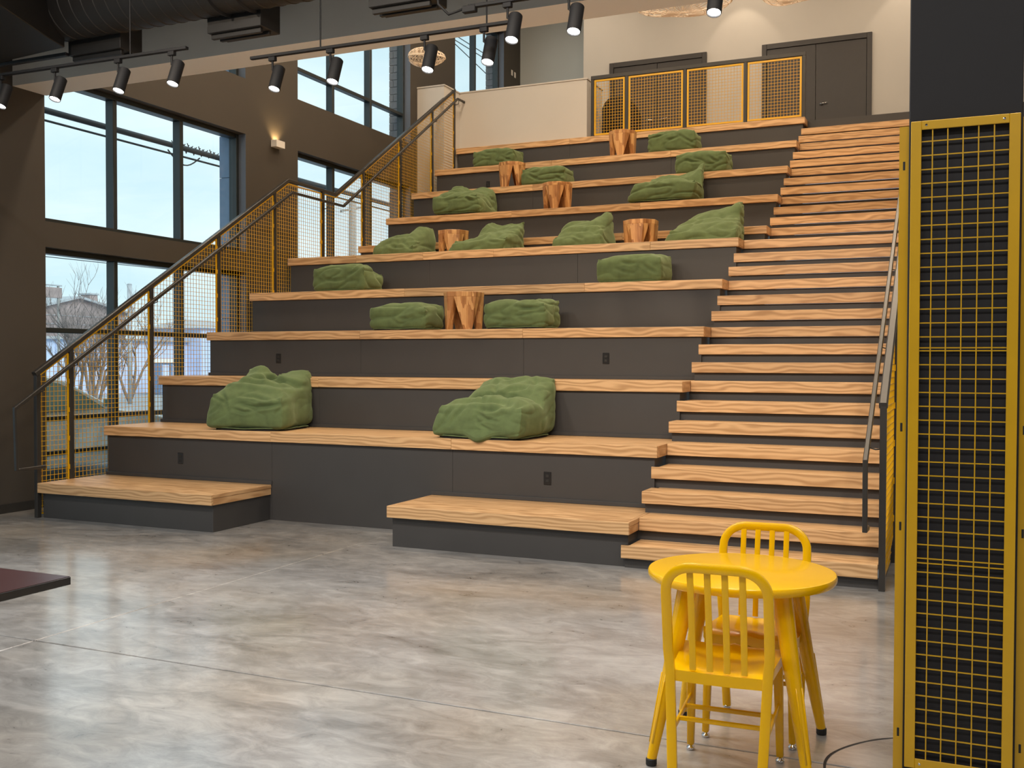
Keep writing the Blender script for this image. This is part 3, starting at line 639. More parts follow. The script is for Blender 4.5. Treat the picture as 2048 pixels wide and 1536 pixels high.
# ------------------------------------------------------------------ faceted stools
def stool(loc, yaw, label):
    r = thing('wooden_stool', loc, label, 'stool', 'faceted wooden block stools'); r.rotation_euler = (0, 0, yaw)
    H = .43; Ro = .235; n = 8
    oct_ = lambda rad: [(rad * math.cos(math.pi / 8 + i * math.pi / 4), rad * math.sin(math.pi / 8 + i * math.pi / 4)) for i in range(n)]
    up, lo, inn = oct_(Ro), oct_(Ro * .93), oct_(Ro * .62)
    MB().hull([(x, y, H) for x, y in up] + [(x, y, H * .87) for x, y in oct_(Ro * .985)]).build('top_block', M['acacia'], r, bevel=.003, org=(0, 0, 0))
    for i in range(4):
        a = 2 * i; b = a + 1; A, B = Vector(up[a]), Vector(up[b]); A2, B2 = Vector(lo[a]), Vector(lo[b])
        Pm, Nx = Vector(up[a - 1]), Vector(up[(b + 1) % n])
        e0 = A.lerp(Pm, .5); e1 = B.lerp(Nx, .5); mid = (A2 + B2) / 2
        l0 = mid.lerp(A2, .58); l1 = mid.lerp(B2, .58)
        pts = [(*q, H * .87) for q in (e0 * .985, A * .985, B * .985, e1 * .985)] + [(*(q * .66), H * .87) for q in (e0, e1)]
        pts += [(*l0, 0), (*l1, 0), (*(l0 * .68), 0), (*(l1 * .68), 0)]
        MB().hull(pts).build('leg', M['acacia'], r, bevel=.002, org=(0, 0, 0))
    return r
stool((2.97, 3.12, Z3), -.10, 'wooden block stool between two low bean bags on the third row')
stool((1.52, 5.68, Z5), -.3, 'wooden block stool left of the pointed bean bag on the landing row')
stool((4.28, 5.68, Z5), -.75, 'wooden block stool between two loungers at the right of the landing row')
stool((2.43, 7.40, Z7), -.66, 'wooden block stool standing alone at the centre of the seventh row')
stool((1.31, 8.20, Z8), .5, 'wooden block stool left of the low bean bag on the eighth row')
stool((2.97, 8.98, Z9), -.70, 'wooden block stool in front of the mesh guard rail on the top seating row')

# ------------------------------------------------------------------ yellow bistro set
def table(loc):
    r = thing('round_table', loc, 'glossy yellow round metal cafe table beside the screened column', 'table')
    p = [(.0, .716), (.362, .716), (.374, .712), (.380, .722), (.380, .738), (.376, .744), (.366, .746), (0, .745)]
    MB().lathe(p, 72, cap=False).build('table_top', M['chair_y'], r, org=(0, 0, 0), auto=40)
    MB().lathe([(.20, .695), (.27, .705), (.28, .717), (.18, .717)], 40).build('apron', M['chair_y'], r, org=(0, 0, 0), auto=35)
    for i in range(4):
        a = math.radians(47.5 + 90 * i); u = Vector((math.cos(a), math.sin(a), 0)); t = Vector((-u.y, u.x, 0))
        m = MB(); vs = []; fs = []; S_ = 8; n = 9
        for j in range(S_ + 1):
            f = j / S_; c = u * (.255 + (.425 - .255) * f) + Vector((0, 0, .712 - f * .692)); rw = .044 * (1 - f) + .019 * f; rd = .040 * (1 - f) + .020 * f
            for k in range(n * 2):
                an = math.pi * 2 * k / (n * 2); vs.append(c + t * (math.cos(an) * rw) + u * (math.sin(an) * rd))
        for j in range(S_):
            for k in range(n * 2): fs.append((j * n * 2 + k, j * n * 2 + (k + 1) % (n * 2), (j + 1) * n * 2 + (k + 1) % (n * 2), (j + 1) * n * 2 + k))
        fs.append(tuple(range(n * 2))); fs.append(tuple(range(S_ * n * 2, (S_ + 1) * n * 2)))
        m.add(vs, fs); lg = m.build('leg', M['chair_y'], r, org=(0, 0, 0), auto=40)
        for s_ in (-1, 1):
            q0 = u * (.3415 + .0265) + t * (s_ * .014) + Vector((0, 0, .36)); q1 = u * (.408 + .0175) + t * (s_ * .010) + Vector((0, 0, .09))
            MB().tube([q0 - u * .012, q0, q1, q1 - u * .012], .0045, 6).build('rib', M['chair_y'], lg, org=(0, 0, 0), smooth=True)
        MB().lathe([(.017, 0), (.022, .004), (.022, .026), (.018, .03)], 16, c=tuple(u * .425)).build('foot', M['rubber'], lg, org=(0, 0, 0))
    return r
table((7.353, -3.075, 0))
def navy_chair(loc, yaw, label):
    r = thing('metal_chair', loc, label, 'chair', 'yellow slat-back metal chairs'); r.rotation_euler = (0, 0, yaw); O = (0, 0, 0); Y = M['chair_y']
    def yb(z): return -.185 - .075 * max(0, (z - .45) / .41) ** 1.2
    # bent tube frame: rear legs run up into the back hoop
    path = [(-.163, -.215, .012), (-.172, -.198, .22), (-.181, -.187, .44)]
    for z in (.52, .60, .68, .74): path.append((-.188, yb(z), z))
    for i in range(1, 9):
        a = i / 8 * math.pi / 2; path.append((-.088 - .100 * math.cos(a), yb(.75 + .095 * math.sin(a)), .75 + .095 * math.sin(a)))
    full = path + [(-x, y, z) for x, y, z in reversed(path)]
    m = MB(); P = [Vector(p) for p in full]; n = len(P); vs = []; fs = []; c = .35
    sec = [(-1, -1 + c), (-1 + c, -1), (1 - c, -1), (1, -1 + c), (1, 1 - c), (1 - c, 1), (-1 + c, 1), (-1, 1 - c)]
    for i, p in enumerate(P):
        t = (P[min(i + 1, n - 1)] - P[max(i - 1, 0)]).normalized(); ref = Vector((0, 1, 0)); a = (ref - t * ref.dot(t)).normalized(); b = t.cross(a)
        for (x, y) in sec: vs.append(p + a * (x * .012) + b * (y * .018))
    for i in range(n - 1):
        for k in range(8): fs.append((i * 8 + k, i * 8 + (k + 1) % 8, (i + 1) * 8 + (k + 1) % 8, (i + 1) * 8 + k))
    fs += [tuple(range(7, -1, -1)), tuple(range((n - 1) * 8, n * 8))]
    m.add(vs, fs); m.build('back_frame', Y, r, org=O, auto=50)
    for x in (-.096, -.032, .032, .096):
        pts = [(x, yb(z) + .004, z) for z in (.445, .55, .65, .75, .835)]
        MB().flat_tube(pts, .024, .010, (1, 0, 0)).build('slat', Y, r, org=O, auto=40)
    # dished seat
    g = 18; vs = []; fs = []
    def ztop(u, v):
        s_ = .452 + .012 * v; dish = .020 * math.exp(-((u / .62) ** 4)) * math.exp(-(((v + .1) / .75) ** 4)); ridge = .010 * math.exp(-((u / .12) ** 2)) * smooth(0, .8, v)
        return s_ - dish + ridge - .018 * smooth(.8, 1, v)
    for j in range(g + 1):
        for i in range(g + 1):
            u, v = -1 + 2 * i / g, -1 + 2 * j / g; hw = .192 + .012 * v - (.02 * smooth(.75, 1, abs(v)) if v > 0 else 0)
            vs.append((u * hw, v * .195 + .005, ztop(u, v)))
    for j in range(g):
        for i in range(g): a = j * (g + 1) + i; fs.append((a, a + 1, a + g + 2, a + g + 1))
    b = len(vs); rim = [i for i in range(g + 1)] + [j * (g + 1) + g for j in range(1, g + 1)] + [g * (g + 1) + i for i in range(g - 1, -1, -1)] + [j * (g + 1) for j in range(g - 1, 0, -1)]
    for k in rim: x, y, z = vs[k]; vs.append((x * .992, y, z - .042))
    for q in range(len(rim)): w2 = (q + 1) % len(rim); fs.append((rim[q], b + q, b + w2, rim[w2]))
    fs.append(tuple(b + q for q in range(len(rim))))
    MB().add(vs, fs).build('seat', Y, r, org=O, auto=42)
    for s_ in (-1, 1):
        lg = MB().hull([(s_ * .172 + dx, .165 + dy, .425) for dx in (-.019, .019) for dy in (-.017, .017)] + [(s_ * .180 + dx, .190 + dy, .022) for dx in (-.014, .014) for dy in (-.013, .013)]).build('front_leg', Y, r, org=O, bevel=.005, seg=2, auto=40)
        MB().lathe([(.008, .024), (.008, .016), (.017, .012), (.018, .004), (.014, 0)][::-1], 16, c=(s_ * .180, .190, 0)).build('glide', M['chrome'], lg, org=O, smooth=True)
        MB().lathe([(.008, .02), (.015, .012), (.016, .004), (.013, 0)][::-1], 16, c=(s_ * .163, -.215, 0)).build('rear_glide', M['chrome'], r, org=O, smooth=True)
        MB().bar((s_ * .172, -.195, .205), (s_ * .176, .175, .235), .012, .022).build('side_stretcher', Y, r, org=O, bevel=.003)
    MB().bar((-.18, -.07, .217), (.18, -.07, .217), .012, .018).build('cross_stretcher', Y, r, org=O, bevel=.003)
    MB().bar((-.18, .055, .226), (.18, .055, .226), .012, .018).build('cross_stretcher', Y, r, org=O, bevel=.003)
    return r
navy_chair((7.355, -3.345, 0), .035, 'yellow slat-back metal chair in front of the round table, back to the viewer')
navy_chair((7.366, -2.800, 0), math.pi + .03, 'yellow slat-back metal chair on the far side of the round table')

# dark table whose corner shows at the left edge
tb = thing('laminate_table', (4.38, -4.71, 0), 'maroon topped table with black edge poking in at the left', 'table')
MB().box(3.78, 4.978, -5.08, -4.335, .718, .7495).build('edge_band', M['plastic'], tb, bevel=.002)
MB().box(3.783, 4.975, -5.077, -4.338, .7495, .7515).build('table_top', M['maroon'], tb)
MB().tube([(4.38, -4.71, .03), (4.38, -4.71, .718)], .04, 16).build('pedestal', M['plastic'], tb, smooth=True)
MB().box(4.05, 4.71, -4.74, -4.68, 0, .03).box(4.35, 4.41, -5.0, -4.42, 0, .03).build('base', M['plastic'], tb, bevel=.004)

# ------------------------------------------------------------------ power outlets on the risers
def outlet(x, y, z, label):
    r = thing('power_outlet', (x, y, z - .06), label, 'outlet', 'black outlets in the risers')
    MB().box(x - .036, x + .036, y - .006, y, z - .058, z + .058).build('cover_plate', M['plastic'], r, bevel=.003)
    for dz in (-.022, .022): MB().box(x - .016, x + .016, y - .0085, y - .0062, z + dz - .014, z + dz + .014).build('socket', M['rubber'], r, bevel=.003)
outlet(.659, yt(3) + .032, 1.633, 'black outlet behind the left bean bag, in the second riser up')
outlet(4.789, yt(3) + .032, 1.637, 'black outlet in the second riser up, right of both big bean bags')
outlet(.640, yt(1) + .032, .575, 'black outlet above the left low platform')
outlet(4.808, yt(1) + .032, .565, 'black outlet above the right low platform')
outlet(.625, yt(9) + .032, 4.66, 'black outlet high up behind the slumped bean bag of the seventh row')
for i, (y, z) in enumerate(((13.34, 7.95), (13.50, 7.94))):
    r = thing('light_switch', (XW, y, z - .06), ('left' if i == 0 else 'right') + ' one of two white switch plates on the dark wall upstairs', 'switch', 'white switch plates upstairs')
    MB().box(XW, XW + .008, y - .04, y + .04, z - .06, z + .06).build('switch_plate', M['plate'], r, bevel=.003)
    MB().box(XW + .008, XW + .012, y - .015, y + .015, z - .03, z + .03).build('rocker', M['plate'], r, bevel=.002)

# ------------------------------------------------------------------ wall sconce
sx, sy, sz = XW, 4.90, 4.735
sn = thing('wall_sconce', (sx, sy, sz - .05), 'white box wall light throwing warm light up the dark wall', 'wall light')
MB().box(sx, sx + .10, sy - .10, sy - .094, sz - .05, sz + .05).box(sx, sx + .10, sy + .094, sy + .10, sz - .05, sz + .05).box(sx + .094, sx + .10, sy - .094, sy + .094, sz - .05, sz + .05).box(sx, sx + .094, sy - .094, sy + .094, sz - .05, sz - .044).build('housing', M['plate'], sn, bevel=.002)
MB().box(sx + .01, sx + .085, sy - .07, sy + .07, sz - .02, sz - .012).build('lamp_strip', emit('sconce_glow', (1, .72, .36), 8), sn)
spot('sconce_light', (sx + .05, sy, sz + .0), (-.10, 0, 1), 26, (1.0, .66, .28), 110, .9, .02)

# ------------------------------------------------------------------ track lights
def track(a, b, label, rods=(), feed=None, ztop=5.35):
    a = Vector(a); b = Vector(b); r = thing('light_track', (a + b) / 2, label, 'light track')
    MB().bar(a, b, .036, .022).build('rail', M['track'], r, bevel=.002)
    MB().bar(a - Vector((0, 0, .0116)), b - Vector((0, 0, .0116)), .012, .002).build('conductor_slot', M['rubber'], r)
    for q in rods: p = a.lerp(b, q); MB().tube([p + Vector((0, 0, .01)), (p.x, p.y, ztop)], .006, 6).build('hanger_rod', M['track'], r)
    if feed:
        MB().box(feed[0] - .05, feed[0] + .05, feed[1] - .022, feed[1] + .022, feed[2] - .03, feed[2] + .015).build('feed_box', M['track'], r, bevel=.004)
        MB().tube([(feed[0] - .05, feed[1], feed[2]), (feed[0] - .16, feed[1], feed[2] - .02), (feed[0] - .24, feed[1], feed[2] + .06), (feed[0] - .26, feed[1], feed[2] + .3), (feed[0] - .26, feed[1], 5.35)], .009, 8).build('cable', M['track'], r, smooth=True)
track((-.9, -1.17, 4.0), (2.71, -1.10, 4.0), 'black light track nearest the left wall', (.845,))
track((2.985, -.68, 4.0), (5.27, -.655, 4.0), 'black light track in the middle, carrying four lamps', (.285, .90), None, 4.63)
track((5.09, -1.05, 4.0), (8.9, -1.03, 4.0), 'black light track at the right with a cable looping into its end', (.06, .9), (5.10, -1.05, 3.99))
HD = Vector((0, -.36, -.933)).normalized()
def head(x, y, label):
    p = Vector((x, y, 3.988)); r = thing('track_light', p, label, 'spotlight', 'black cylinder track spotlights')
    MB().box(x - .03, x + .03, y - .018, y + .018, 3.955, 3.988).build('adapter', M['track'], r, bevel=.003)
    MB().tube([(x, y, 3.956), (x, y, 3.885)], .009, 8).build('stem', M['track'], r)
    c = Vector((x + .052, y + .02, 3.905)); e = c + HD * .20
    q = HD.to_track_quat('Z', 'Y').to_matrix()
    m = MB().lathe([(.001, 0), (.040, 0), (.046, .006), (.046, .196), (.0445, .200), (.042, .200), (.042, .186), (.001, .186)], 28, cap=False)
    m.v = [tuple(c + q @ Vector(v)) for v in m.v]; m.build('housing', M['track'], r, auto=35)
    l = MB().lathe([(.001, .190), (.0405, .190), (.0405, .187), (.001, .187)], 24, cap=False); l.v = [tuple(c + q @ Vector(v)) for v in l.v]; l.build('lens', M['lens'], r)
    MB().bar((x, y, 3.89), tuple(c + HD * .05 - Vector((.03, 0, 0))), .012, .012).build('yoke', M['track'], r)
    spot('track_spot', c + HD * .21, HD, 40, NEUT, 70, .7, .04)
for i, (x, y, lb) in enumerate(((.76, -1.145, 'black track spotlight cut off by the left edge of the view'), (1.36, -1.13, 'leftmost full spotlight on the left track'), (2.03, -1.118, 'middle spotlight on the left track'), (2.565, -1.106, 'right end spotlight on the left track'),
        (3.19, -.677, 'leftmost of four spotlights on the middle track'), (3.725, -.672, 'second of four spotlights on the middle track'), (4.54, -.663, 'third of four spotlights on the middle track, before the wire pendant'), (5.02, -.658, 'rightmost of four spotlights on the middle track'),
        (5.38, -1.048, 'first spotlight on the right track, over the end of the middle track'), (5.815, -1.046, 'second spotlight on the right track, against the white wall'), (6.72, -1.04, 'right spotlight at the top edge with only its lit lens showing'))):
    head(x, y, lb)

# ------------------------------------------------------------------ ducts
dt = thing('spiral_duct', (3, -.42, 4.8), 'fat black spiral air duct crossing the top left', 'duct')
prof = []; xx = .55
while xx < 12.9:
    big = min(abs(xx - 2.33), abs(xx - 2.62), abs(xx - 6.2)) < .05
    prof += [(.31, xx), (.31, xx + .112), (.3155 if not big else .335, xx + .116), (.3155 if not big else .335, xx + .124)]; xx += .13
m = MB().lathe(prof, 48); m.v = [(v[2], -.42 + v[0], 4.82 + v[1]) for v in m.v]; m.build('duct_run', M['duct'], dt, auto=25)
tk = thing('trunk_duct', (.3, -5, 4.42), 'flat black trunk duct at the top left corner', 'duct')
MB().prism([(-.62, -.30), (.72, -.44), (.80, -.68), (1.26, -1.75), (1.26, -12), (-.62, -12)], 2, 4.43, 5.30).build('trunk', M['duct'], tk, bevel=.006)
MB().box(-.55, .62, -.34, -.29, 4.40, 4.43).build('flange', M['duct'], tk, bevel=.004)
for i, (a, b) in enumerate(((.62, 1.25), (2.23, 2.79), (3.84, 4.40), (5.45, 6.01))):
    g = thing('air_register', ((a + b) / 2, -.18, 4.40), ('leftmost black register box partly behind the left track' , 'black register box hanging under the duct above the left track end', 'black register box above the middle light track', 'rightmost black register box above the right track')[i], 'air vent', 'register boxes under the duct')
    MB().box(a, b, -.31, -.04, 4.40, 4.74).build('plenum', M['duct'], g, bevel=.004)
    MB().box(a + .01, b - .03, -.27, -.235, 4.36, 4.40).build('slot_diffuser', M['duct'], g, bevel=.003)
    MB().box(a + .01, b - .03, -.16, -.125, 4.375, 4.40).build('slot_diffuser', M['duct'], g, bevel=.003)

# ------------------------------------------------------------------ wire cloud pendants
def pendant(c, rx, ry, rz, label, seed):
    c = Vector(c); r = thing('wire_pendant', c, label, 'pendant lamp', 'pale wire cloud pendants'); rnd = random.Random(seed)
    ph = [rnd.uniform(0, 6) for _ in range(4)]
    def P(a, t):
        lob = 1 + .10 * math.sin(3 * a + ph[0]) + .05 * math.sin(5 * a + ph[1]); return c + Vector((rx * lob * math.cos(a) * math.cos(t), ry * lob * math.sin(a) * math.cos(t), rz * math.sin(t) * (1 + .1 * math.sin(2 * a + ph[2]))))
    m = MB(); na = 30
    for i in range(na):
        for d in (1, -1):
            m.tube([P(2 * math.pi * i / na + d * (t / 10) * .55, -1.45 + 2.9 * t / 10) for t in range(11)], .0035, 4)
    for t in (-1.1, -.75, -.4, .0, .4, .75, 1.1): m.tube([P(2 * math.pi * i / 40, t) for i in range(40)], .0035, 4, closed=True)
    o = m.build('wire_shell', M['wicker'], r); o['kind'] = 'stuff'
    MB().tube([P(2 * math.pi * i / 60, -.12) for i in range(60)], .010, 6, closed=True).build('rim', M['wicker'], r, smooth=True)
    MB().tube([c + Vector((0, 0, rz * .95)), Vector((c.x, c.y, 9.6))], .004, 5).build('cord', M['wicker'], r)
    MB().lathe([(.01, -.05), (.035, -.03), (.04, 0), (.03, .03), (.012, .05)], 16, c=tuple(c)).build('bulb', M['plate'], r, smooth=True)
pendant((.16, 7.32, 6.51), .30, .26, .14, 'pale oval wire pendant behind the third lamp of the middle track', 1)
pendant((5.29, 3.88, 5.62), .50, .42, .16, 'wide pale wire pendant hanging in front of the upstairs white wall', 2)
pendant((6.28, 5.32, 6.10), .50, .42, .16, 'pale wire pendant just cut off by the top edge of the view', 3)

# ------------------------------------------------------------------ chair upstairs
ch = thing('lounge_chair', (2.3, 10.9, ZUP), 'black rounded lounge chair behind the first mesh panel upstairs', 'chair')
v = []
m = MB()
for i in range(13):
    a = math.pi * (1.0 + i / 12); v.append((2.32 + .38 * math.cos(a), 10.95 + .36 * math.sin(a)))
prof = []
bm_v = []; bm_f = []
for i, (x, y) in enumerate(v):
    h = .95 - .34 * (abs(i - 6) / 6) ** 2; dx, dy = (2.32 - x) * .22, (10.95 - y) * .22
    bm_v += [(x, y, ZUP + .18), (x, y, ZUP + h), (x + dx, y + dy, ZUP + h), (x + dx, y + dy, ZUP + .18)]
for i in range(12):
    for k in range(4): bm_f.append((i * 4 + k, i * 4 + (k + 1) % 4, (i + 1) * 4 + (k + 1) % 4, (i + 1) * 4 + k))
bm_f += [(0, 1, 2, 3), (51, 50, 49, 48)]
m.add(bm_v, bm_f).build('shell_back', M['clothblack'], ch, bevel=.03, seg=3, smooth=True)
MB().lathe([(.28, .24), (.31, .27), (.31, .40), (.27, .44)], 28, c=(2.32, 10.98, ZUP)).build('seat', M['clothblack'], ch, smooth=True)
for a in range(4): MB().tube([(2.32 + .25 * math.cos(a * 1.571 + .8), 10.98 + .25 * math.sin(a * 1.571 + .8), ZUP), (2.32 + .2 * math.cos(a * 1.571 + .8), 10.98 + .2 * math.sin(a * 1.571 + .8), ZUP + .25)], .015, 8).build('leg', M['plastic'], ch)

# ------------------------------------------------------------------ outside
struct('ground_outside', MB().box(-120, XO - .02, -60, 140, -.30, -.08), M['asphalt'])
# parked car
cr = thing('parked_car', (-4.1, 3.1, -.08), 'white parked car close outside the tall windows', 'car')
pr = [(.85, .35), (.83, .80), (.98, 1.02), (1.30, 1.36), (1.70, 1.46), (2.9, 1.47), (3.30, 1.38), (3.70, 1.17), (4.10, .95), (4.75, .87), (5.25, .76), (5.42, .58), (5.42, .30), (5.1, .18), (1.1, .18)]
def hw(z): return .90 if z < .92 else .90 - .26 * (z - .92) / .55
vs = []; n = len(pr)
for sg in (1, -1):
    for (y, z) in pr: vs.append((-4.1 + sg * hw(z) * (.93 if y > 5.2 or y < .95 else 1), y, z - .06))
fs = [tuple(range(n)), tuple(range(2 * n - 1, n - 1, -1))] + [(i, n + i, n + (i + 1) % n, (i + 1) % n) for i in range(n)]
body = MB().add(vs, fs).build('body', M['carpaint'], cr, bevel=.035, seg=3, auto=40)
def side_win(pts, nm='side_window'):
    for sg in (1, -1):
        a = []
        for (y, z) in pts: a.append((-4.1 + sg * (hw(z) + .004), y, z - .06))
        b = [(x - sg * .02, y, z) for x, y, z in a]; k = len(a)
        MB().add(a + b, [tuple(range(k)), tuple(range(2 * k - 1, k - 1, -1))] + [(i, (i + 1) % k, k + (i + 1) % k, k + i) for i in range(k)]).build(nm, M['carglass'], body)
side_win([(2.42, .97), (3.86, .97), (3.52, 1.20), (3.20, 1.34), (2.85, 1.40), (2.42, 1.40)])
side_win([(1.25, 1.02), (2.34, .97), (2.34, 1.40), (1.80, 1.39), (1.48, 1.30)])
wsv = [(-4.1 + s_ * (hw(z) - .06), y + .012, z - .055) for s_ in (1, -1) for (y, z) in ((3.36, 1.36), (3.72, 1.16), (4.06, .97))]
MB().add(wsv, [(0, 1, 4, 3), (1, 2, 5, 4)]).build('windscreen', M['carglass'], body)
for sg in (1, -1):
    MB().hull([(-4.1 + sg * (.92 + dx), 3.78 + dy, .96 + dz) for dx in (0, .17) for dy in (0, .09) for dz in (-.02, .10 - dx * .1)]).build('mirror', M['carglass'], body, bevel=.015, seg=2)
    for wy in (1.65, 4.55):
        wv_ = MB().lathe([(.14, 0), (.20, -.02), (.30, -.02), (.33, .02), (.33, .19), (.30, .22), (.05, .2)], 28)
        wv_.v = [(-4.1 + sg * (.905 - v_[2]), wy + v_[0], .25 + v_[1]) for v_ in wv_.v]; wv_.build('wheel', M['rubber'], cr, auto=35)
    MB().box(-4.1 + sg * .905 - .01, -4.1 + sg * .905 + .012, 2.55, 2.75, .76, .79).build('door_handle', M['carpaint'], body, bevel=.004)
    MB().box(-4.1 + sg * .895 - .01, -4.1 + sg * .895 + .012, 1.2, 5.0, .30, .36).build('sill_trim', M['rubber'], body, bevel=.004)
# periwinkle shed across the street
sh = thing('blue_shed', (-31, 30, -.08), 'long low periwinkle building across the street', 'building')
MB().box(-33, -31, 12, 58, -.08, 2.62).build('wall', M['bluewall'], sh)
MB().box(-33.2, -30.8, 11.8, 58.2, 2.62, 2.74).build('roof_edge', M['roof'], sh)
for i in range(15): MB().box(-31.0, -30.95, 13 + i * 3, 13.08 + i * 3, 0, 2.62).build('rib', M['bluewall'], sh)
# brick house with gable
hs_ = thing('brick_house', (-33, 31, -.08), 'brown brick house with low gable and chimney behind the shed', 'building')
k = 34.8 / 25
yl, yr, yc = 29.4, 36.4, 33.05
MB().prism([(yl, -.08), (yr, -.08), (yr, 4.30), (yc, 4.93), (yl, 4.10)], 0, -41, -35).build('wall', M['housebrick'], hs_)
for z in [x * .45 + 2.6 for x in range(4)]: MB().box(-35, -34.97, yl + .05, yr - .05, z, z + .04).build('course_band', M['mortar'], hs_)
MB().bar((-38, yl - .5, 3.98), (-38, yc, 4.98), .12, 6.5, (1, 0, 0)).build('roof_slope', M['roof'], hs_)
MB().bar((-38, yc, 4.98), (-38, yr + .5, 4.22), .12, 6.5, (1, 0, 0)).build('roof_slope', M['roof'], hs_)
MB().box(-36.2, -35.5, 34.4, 34.95, 4.4, 5.2).build('chimney', M['housebrick'], hs_, bevel=.02)
MB().box(-36.25, -35.45, 34.35, 35.0, 5.2, 5.3).build('chimney_cap', M['roof'], hs_, bevel=.01)
# flat roofed shop on the left with a sign board
sgn = thing('sign_board', (-25, 22.2, -.08), 'weathered sign board on posts at the left of the window', 'sign')
MB().box(-25.1, -25, 21.3, 22.95, 4.10, 4.52).build('board', M['housebrick'], sgn, bevel=.01)
MB().box(-25.1, -25, 21.3, 22.95, 4.58, 4.63).build('top_bar', M['roof'], sgn)
for yy in (21.5, 22.8): MB().box(-25.09, -25.01, yy - .03, yy + .03, -.08, 4.60).build('post', M['pole'], sgn)
fp = thing('steel_post', (-22.0, 23.24, -.08), 'grey steel post just right of the first window mullion', 'post')
MB().tube([(-21.5, 23.0, -.08), (-21.5, 23.0, 4.55)], .09, 12).build('post_shaft', M['roof'], fp, smooth=True)
MB().lathe([(.09, 0), (.10, .02), (.05, .06)], 12, c=(-21.5, 23.0, 4.55)).build('post_cap', M['roof'], fp)
# far pale house seen past the shed
fh = thing('pale_house', (-30, 38, -.08), 'pale house with hipped roof beyond the shed', 'building')
MB().box(-34, -30, 36.9, 41, -.08, 3.4).build('wall', M['bluewall'], fh)
MB().hull([(-34.2, 36.6, 3.4), (-29.8, 36.6, 3.4), (-29.8, 41.3, 3.4), (-34.2, 41.3, 3.4), (-32, 37.9, 3.95), (-32, 40, 3.95)]).build('roof', M['roof'], fh)
# blue portable cabins
for i, (y, lb) in enumerate(((32.2, 'left blue portable cabin in front of the shed'), (32.9, 'right blue portable cabin in front of the shed'))):
    pc = thing('portable_cabin', (-28.5, y, -.08), lb, 'cabin', 'blue portable cabins')
    MB().box(-29, -28.2, y - .31, y + .31, -.08, 1.5).build('cabin_body', M['cladding'], pc, bevel=.03)
    MB().hull([(-29.05, y - .33, 1.5), (-28.15, y - .33, 1.5), (-28.15, y + .33, 1.5), (-29.05, y + .33, 1.5), (-29, y, 1.70), (-28.2, y, 1.70)]).build('cabin_roof', M['plate'], pc)
    MB().box(-28.2, -28.17, y - .22, y + .22, 0, 1.4).build('cabin_door', M['bluewall'], pc, bevel=.008)
# bare trees
def tree(loc, h, seed, label):
    r = thing('bare_tree', loc, label, 'tree', 'bare winter trees across the street'); rnd = random.Random(seed); tk_ = MB(); br = MB(); L0 = Vector(loc)
    def grow(p, d, l, rad, dep):
        pts = [p]; q = p.copy(); dd = d.copy()
        for i in range(4):
            dd = (dd + Vector((rnd.uniform(-.16, .16), rnd.uniform(-.16, .16), rnd.uniform(-.02, .12)))).normalized(); q = q + dd * (l / 4); pts.append(q.copy())
        (tk_ if dep == 0 else br).tube(pts, [rad * (1 - .45 * i / 4) for i in range(5)], 6 if dep == 0 else 4)
        if dep == 4: 
            return
        for i in range(rnd.randint(3, 4) if dep < 3 else 4):
            t = rnd.choice(pts[1:] if dep else pts[2:]); a = rnd.uniform(0, 6.28); sp = rnd.uniform(.35, .8)
            nd = (dd + Vector((math.cos(a), math.sin(a), .25)) * sp).normalized(); grow(t, nd, l * rnd.uniform(.55, .75), rad * .5, dep + 1)
    for j in range(3):
        a = rnd.uniform(0, 6.28); grow(L0.copy(), Vector((math.cos(a) * .25, math.sin(a) * .3, 1)).normalized(), h * .42, .05 + h * .004, 0)
    tk_.build('trunk', M['bark'], r, smooth=True); o = br.build('branches', M['bark'], r, smooth=True); o['kind'] = 'stuff'
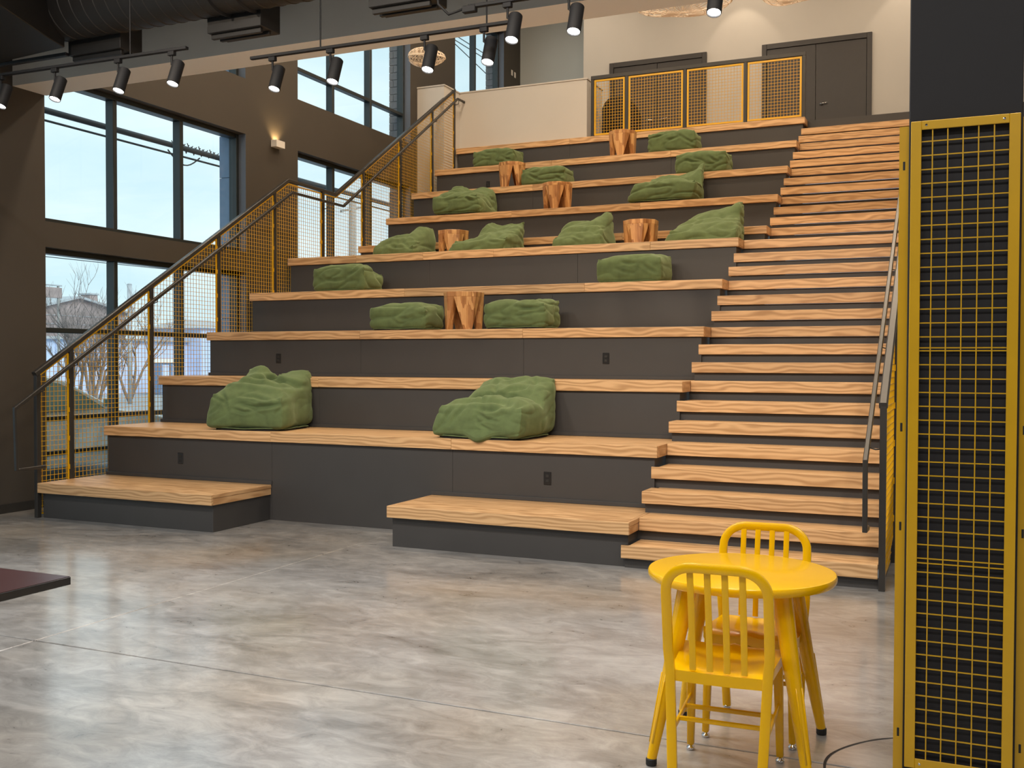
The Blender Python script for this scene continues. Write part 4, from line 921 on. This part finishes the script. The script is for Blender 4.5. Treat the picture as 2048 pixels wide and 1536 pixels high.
for i, (x, y, h, lb) in enumerate(((-17.5, 16.6, 4.3, 'bare tree leftmost in front of the brick house'), (-20, 19.7, 5.0, 'tallest bare tree, in front of the chimney side of the brick house'), (-22.5, 24.0, 4.6, 'bare tree right of the brick house'), (-16, 16.0, 3.4, 'small bare tree against the periwinkle shed left of the cabins'), (-20.0, 30.5, 4.2, 'bare tree below the utility pole'))):
    tree((x, y, -.08), h, 40 + i, lb)
# utility pole and overhead cables
up_ = thing('utility_pole', (-12, 24.05, -.08), 'grey wooden utility pole seen through the middle window', 'pole')
MB().tube([(-12, 24.05, -.08), (-12, 24.05, 7.35)], .16, 14, .13).build('pole_shaft', M['pole'], up_, smooth=True)
MB().bar((-12.0, 23.3, 6.9), (-12.0, 25.0, 7.3), .07, .07).build('bracket_arm', M['pole'], up_)
MB().lathe([(.02, 0), (.06, .03), (.06, .15), (.02, .2)], 12, c=(-12, 24.1, 7.35)).build('insulator', M['plate'], up_, smooth=True)
def cable(y0, y1, x, z, r, label, sag=.15, dx=0):
    o = thing('overhead_cable', (x, y0, z), label, 'cable', 'overhead cables outside')
    pts = [(x + dx * i / 24, y0 + (y1 - y0) * i / 24, z - sag * math.sin(math.pi * i / 24)) for i in range(25)]
    MB().tube(pts, r, 6).build('strand', M['cable'], o, smooth=True); return o
c1 = cable(-20, 40, -6, 5.83, .055, 'thick bundled cable crossing the upper windows', .02)
m = MB()
for i in range(14):
    y = 8.3 + i * .11; m.tube([(-6, y, 5.90 + .03 * math.sin(i * 2)), (-6, y + .08, 5.76 + .04 * math.cos(i * 3)), (-6, y + .16, 5.90)], .012, 4)
m.tube([(-6, 8.2 + .9 * i / 10, 5.70 - .22 * math.sin(math.pi * i / 10)) for i in range(11)], .014, 6)
m.build('splice_loops', M['cable'], c1)
cable(-20, 40, -6, 5.66, .020, 'thin cable just under the thick bundle', .02)
cable(-20, 60, -30, 6.9, .02, 'fine distant cable low across the sky', .6)
def drop_cable(z0, z1, label):
    o = thing('overhead_cable', (-8, 10, z0), label, 'cable', 'overhead cables outside')
    MB().tube([(-8, 10 + 50 * i / 20, z0 + (z1 - z0) * i / 20) for i in range(21)], .016, 6).build('strand', M['cable'], o, smooth=True)
drop_cable(12.80, 13.0, 'uppermost thin cable outside the upstairs window')
drop_cable(12.62, 12.85, 'second thin cable outside the upstairs window')
drop_cable(14.70, 7.20, 'slanting thin cable outside the upstairs window')
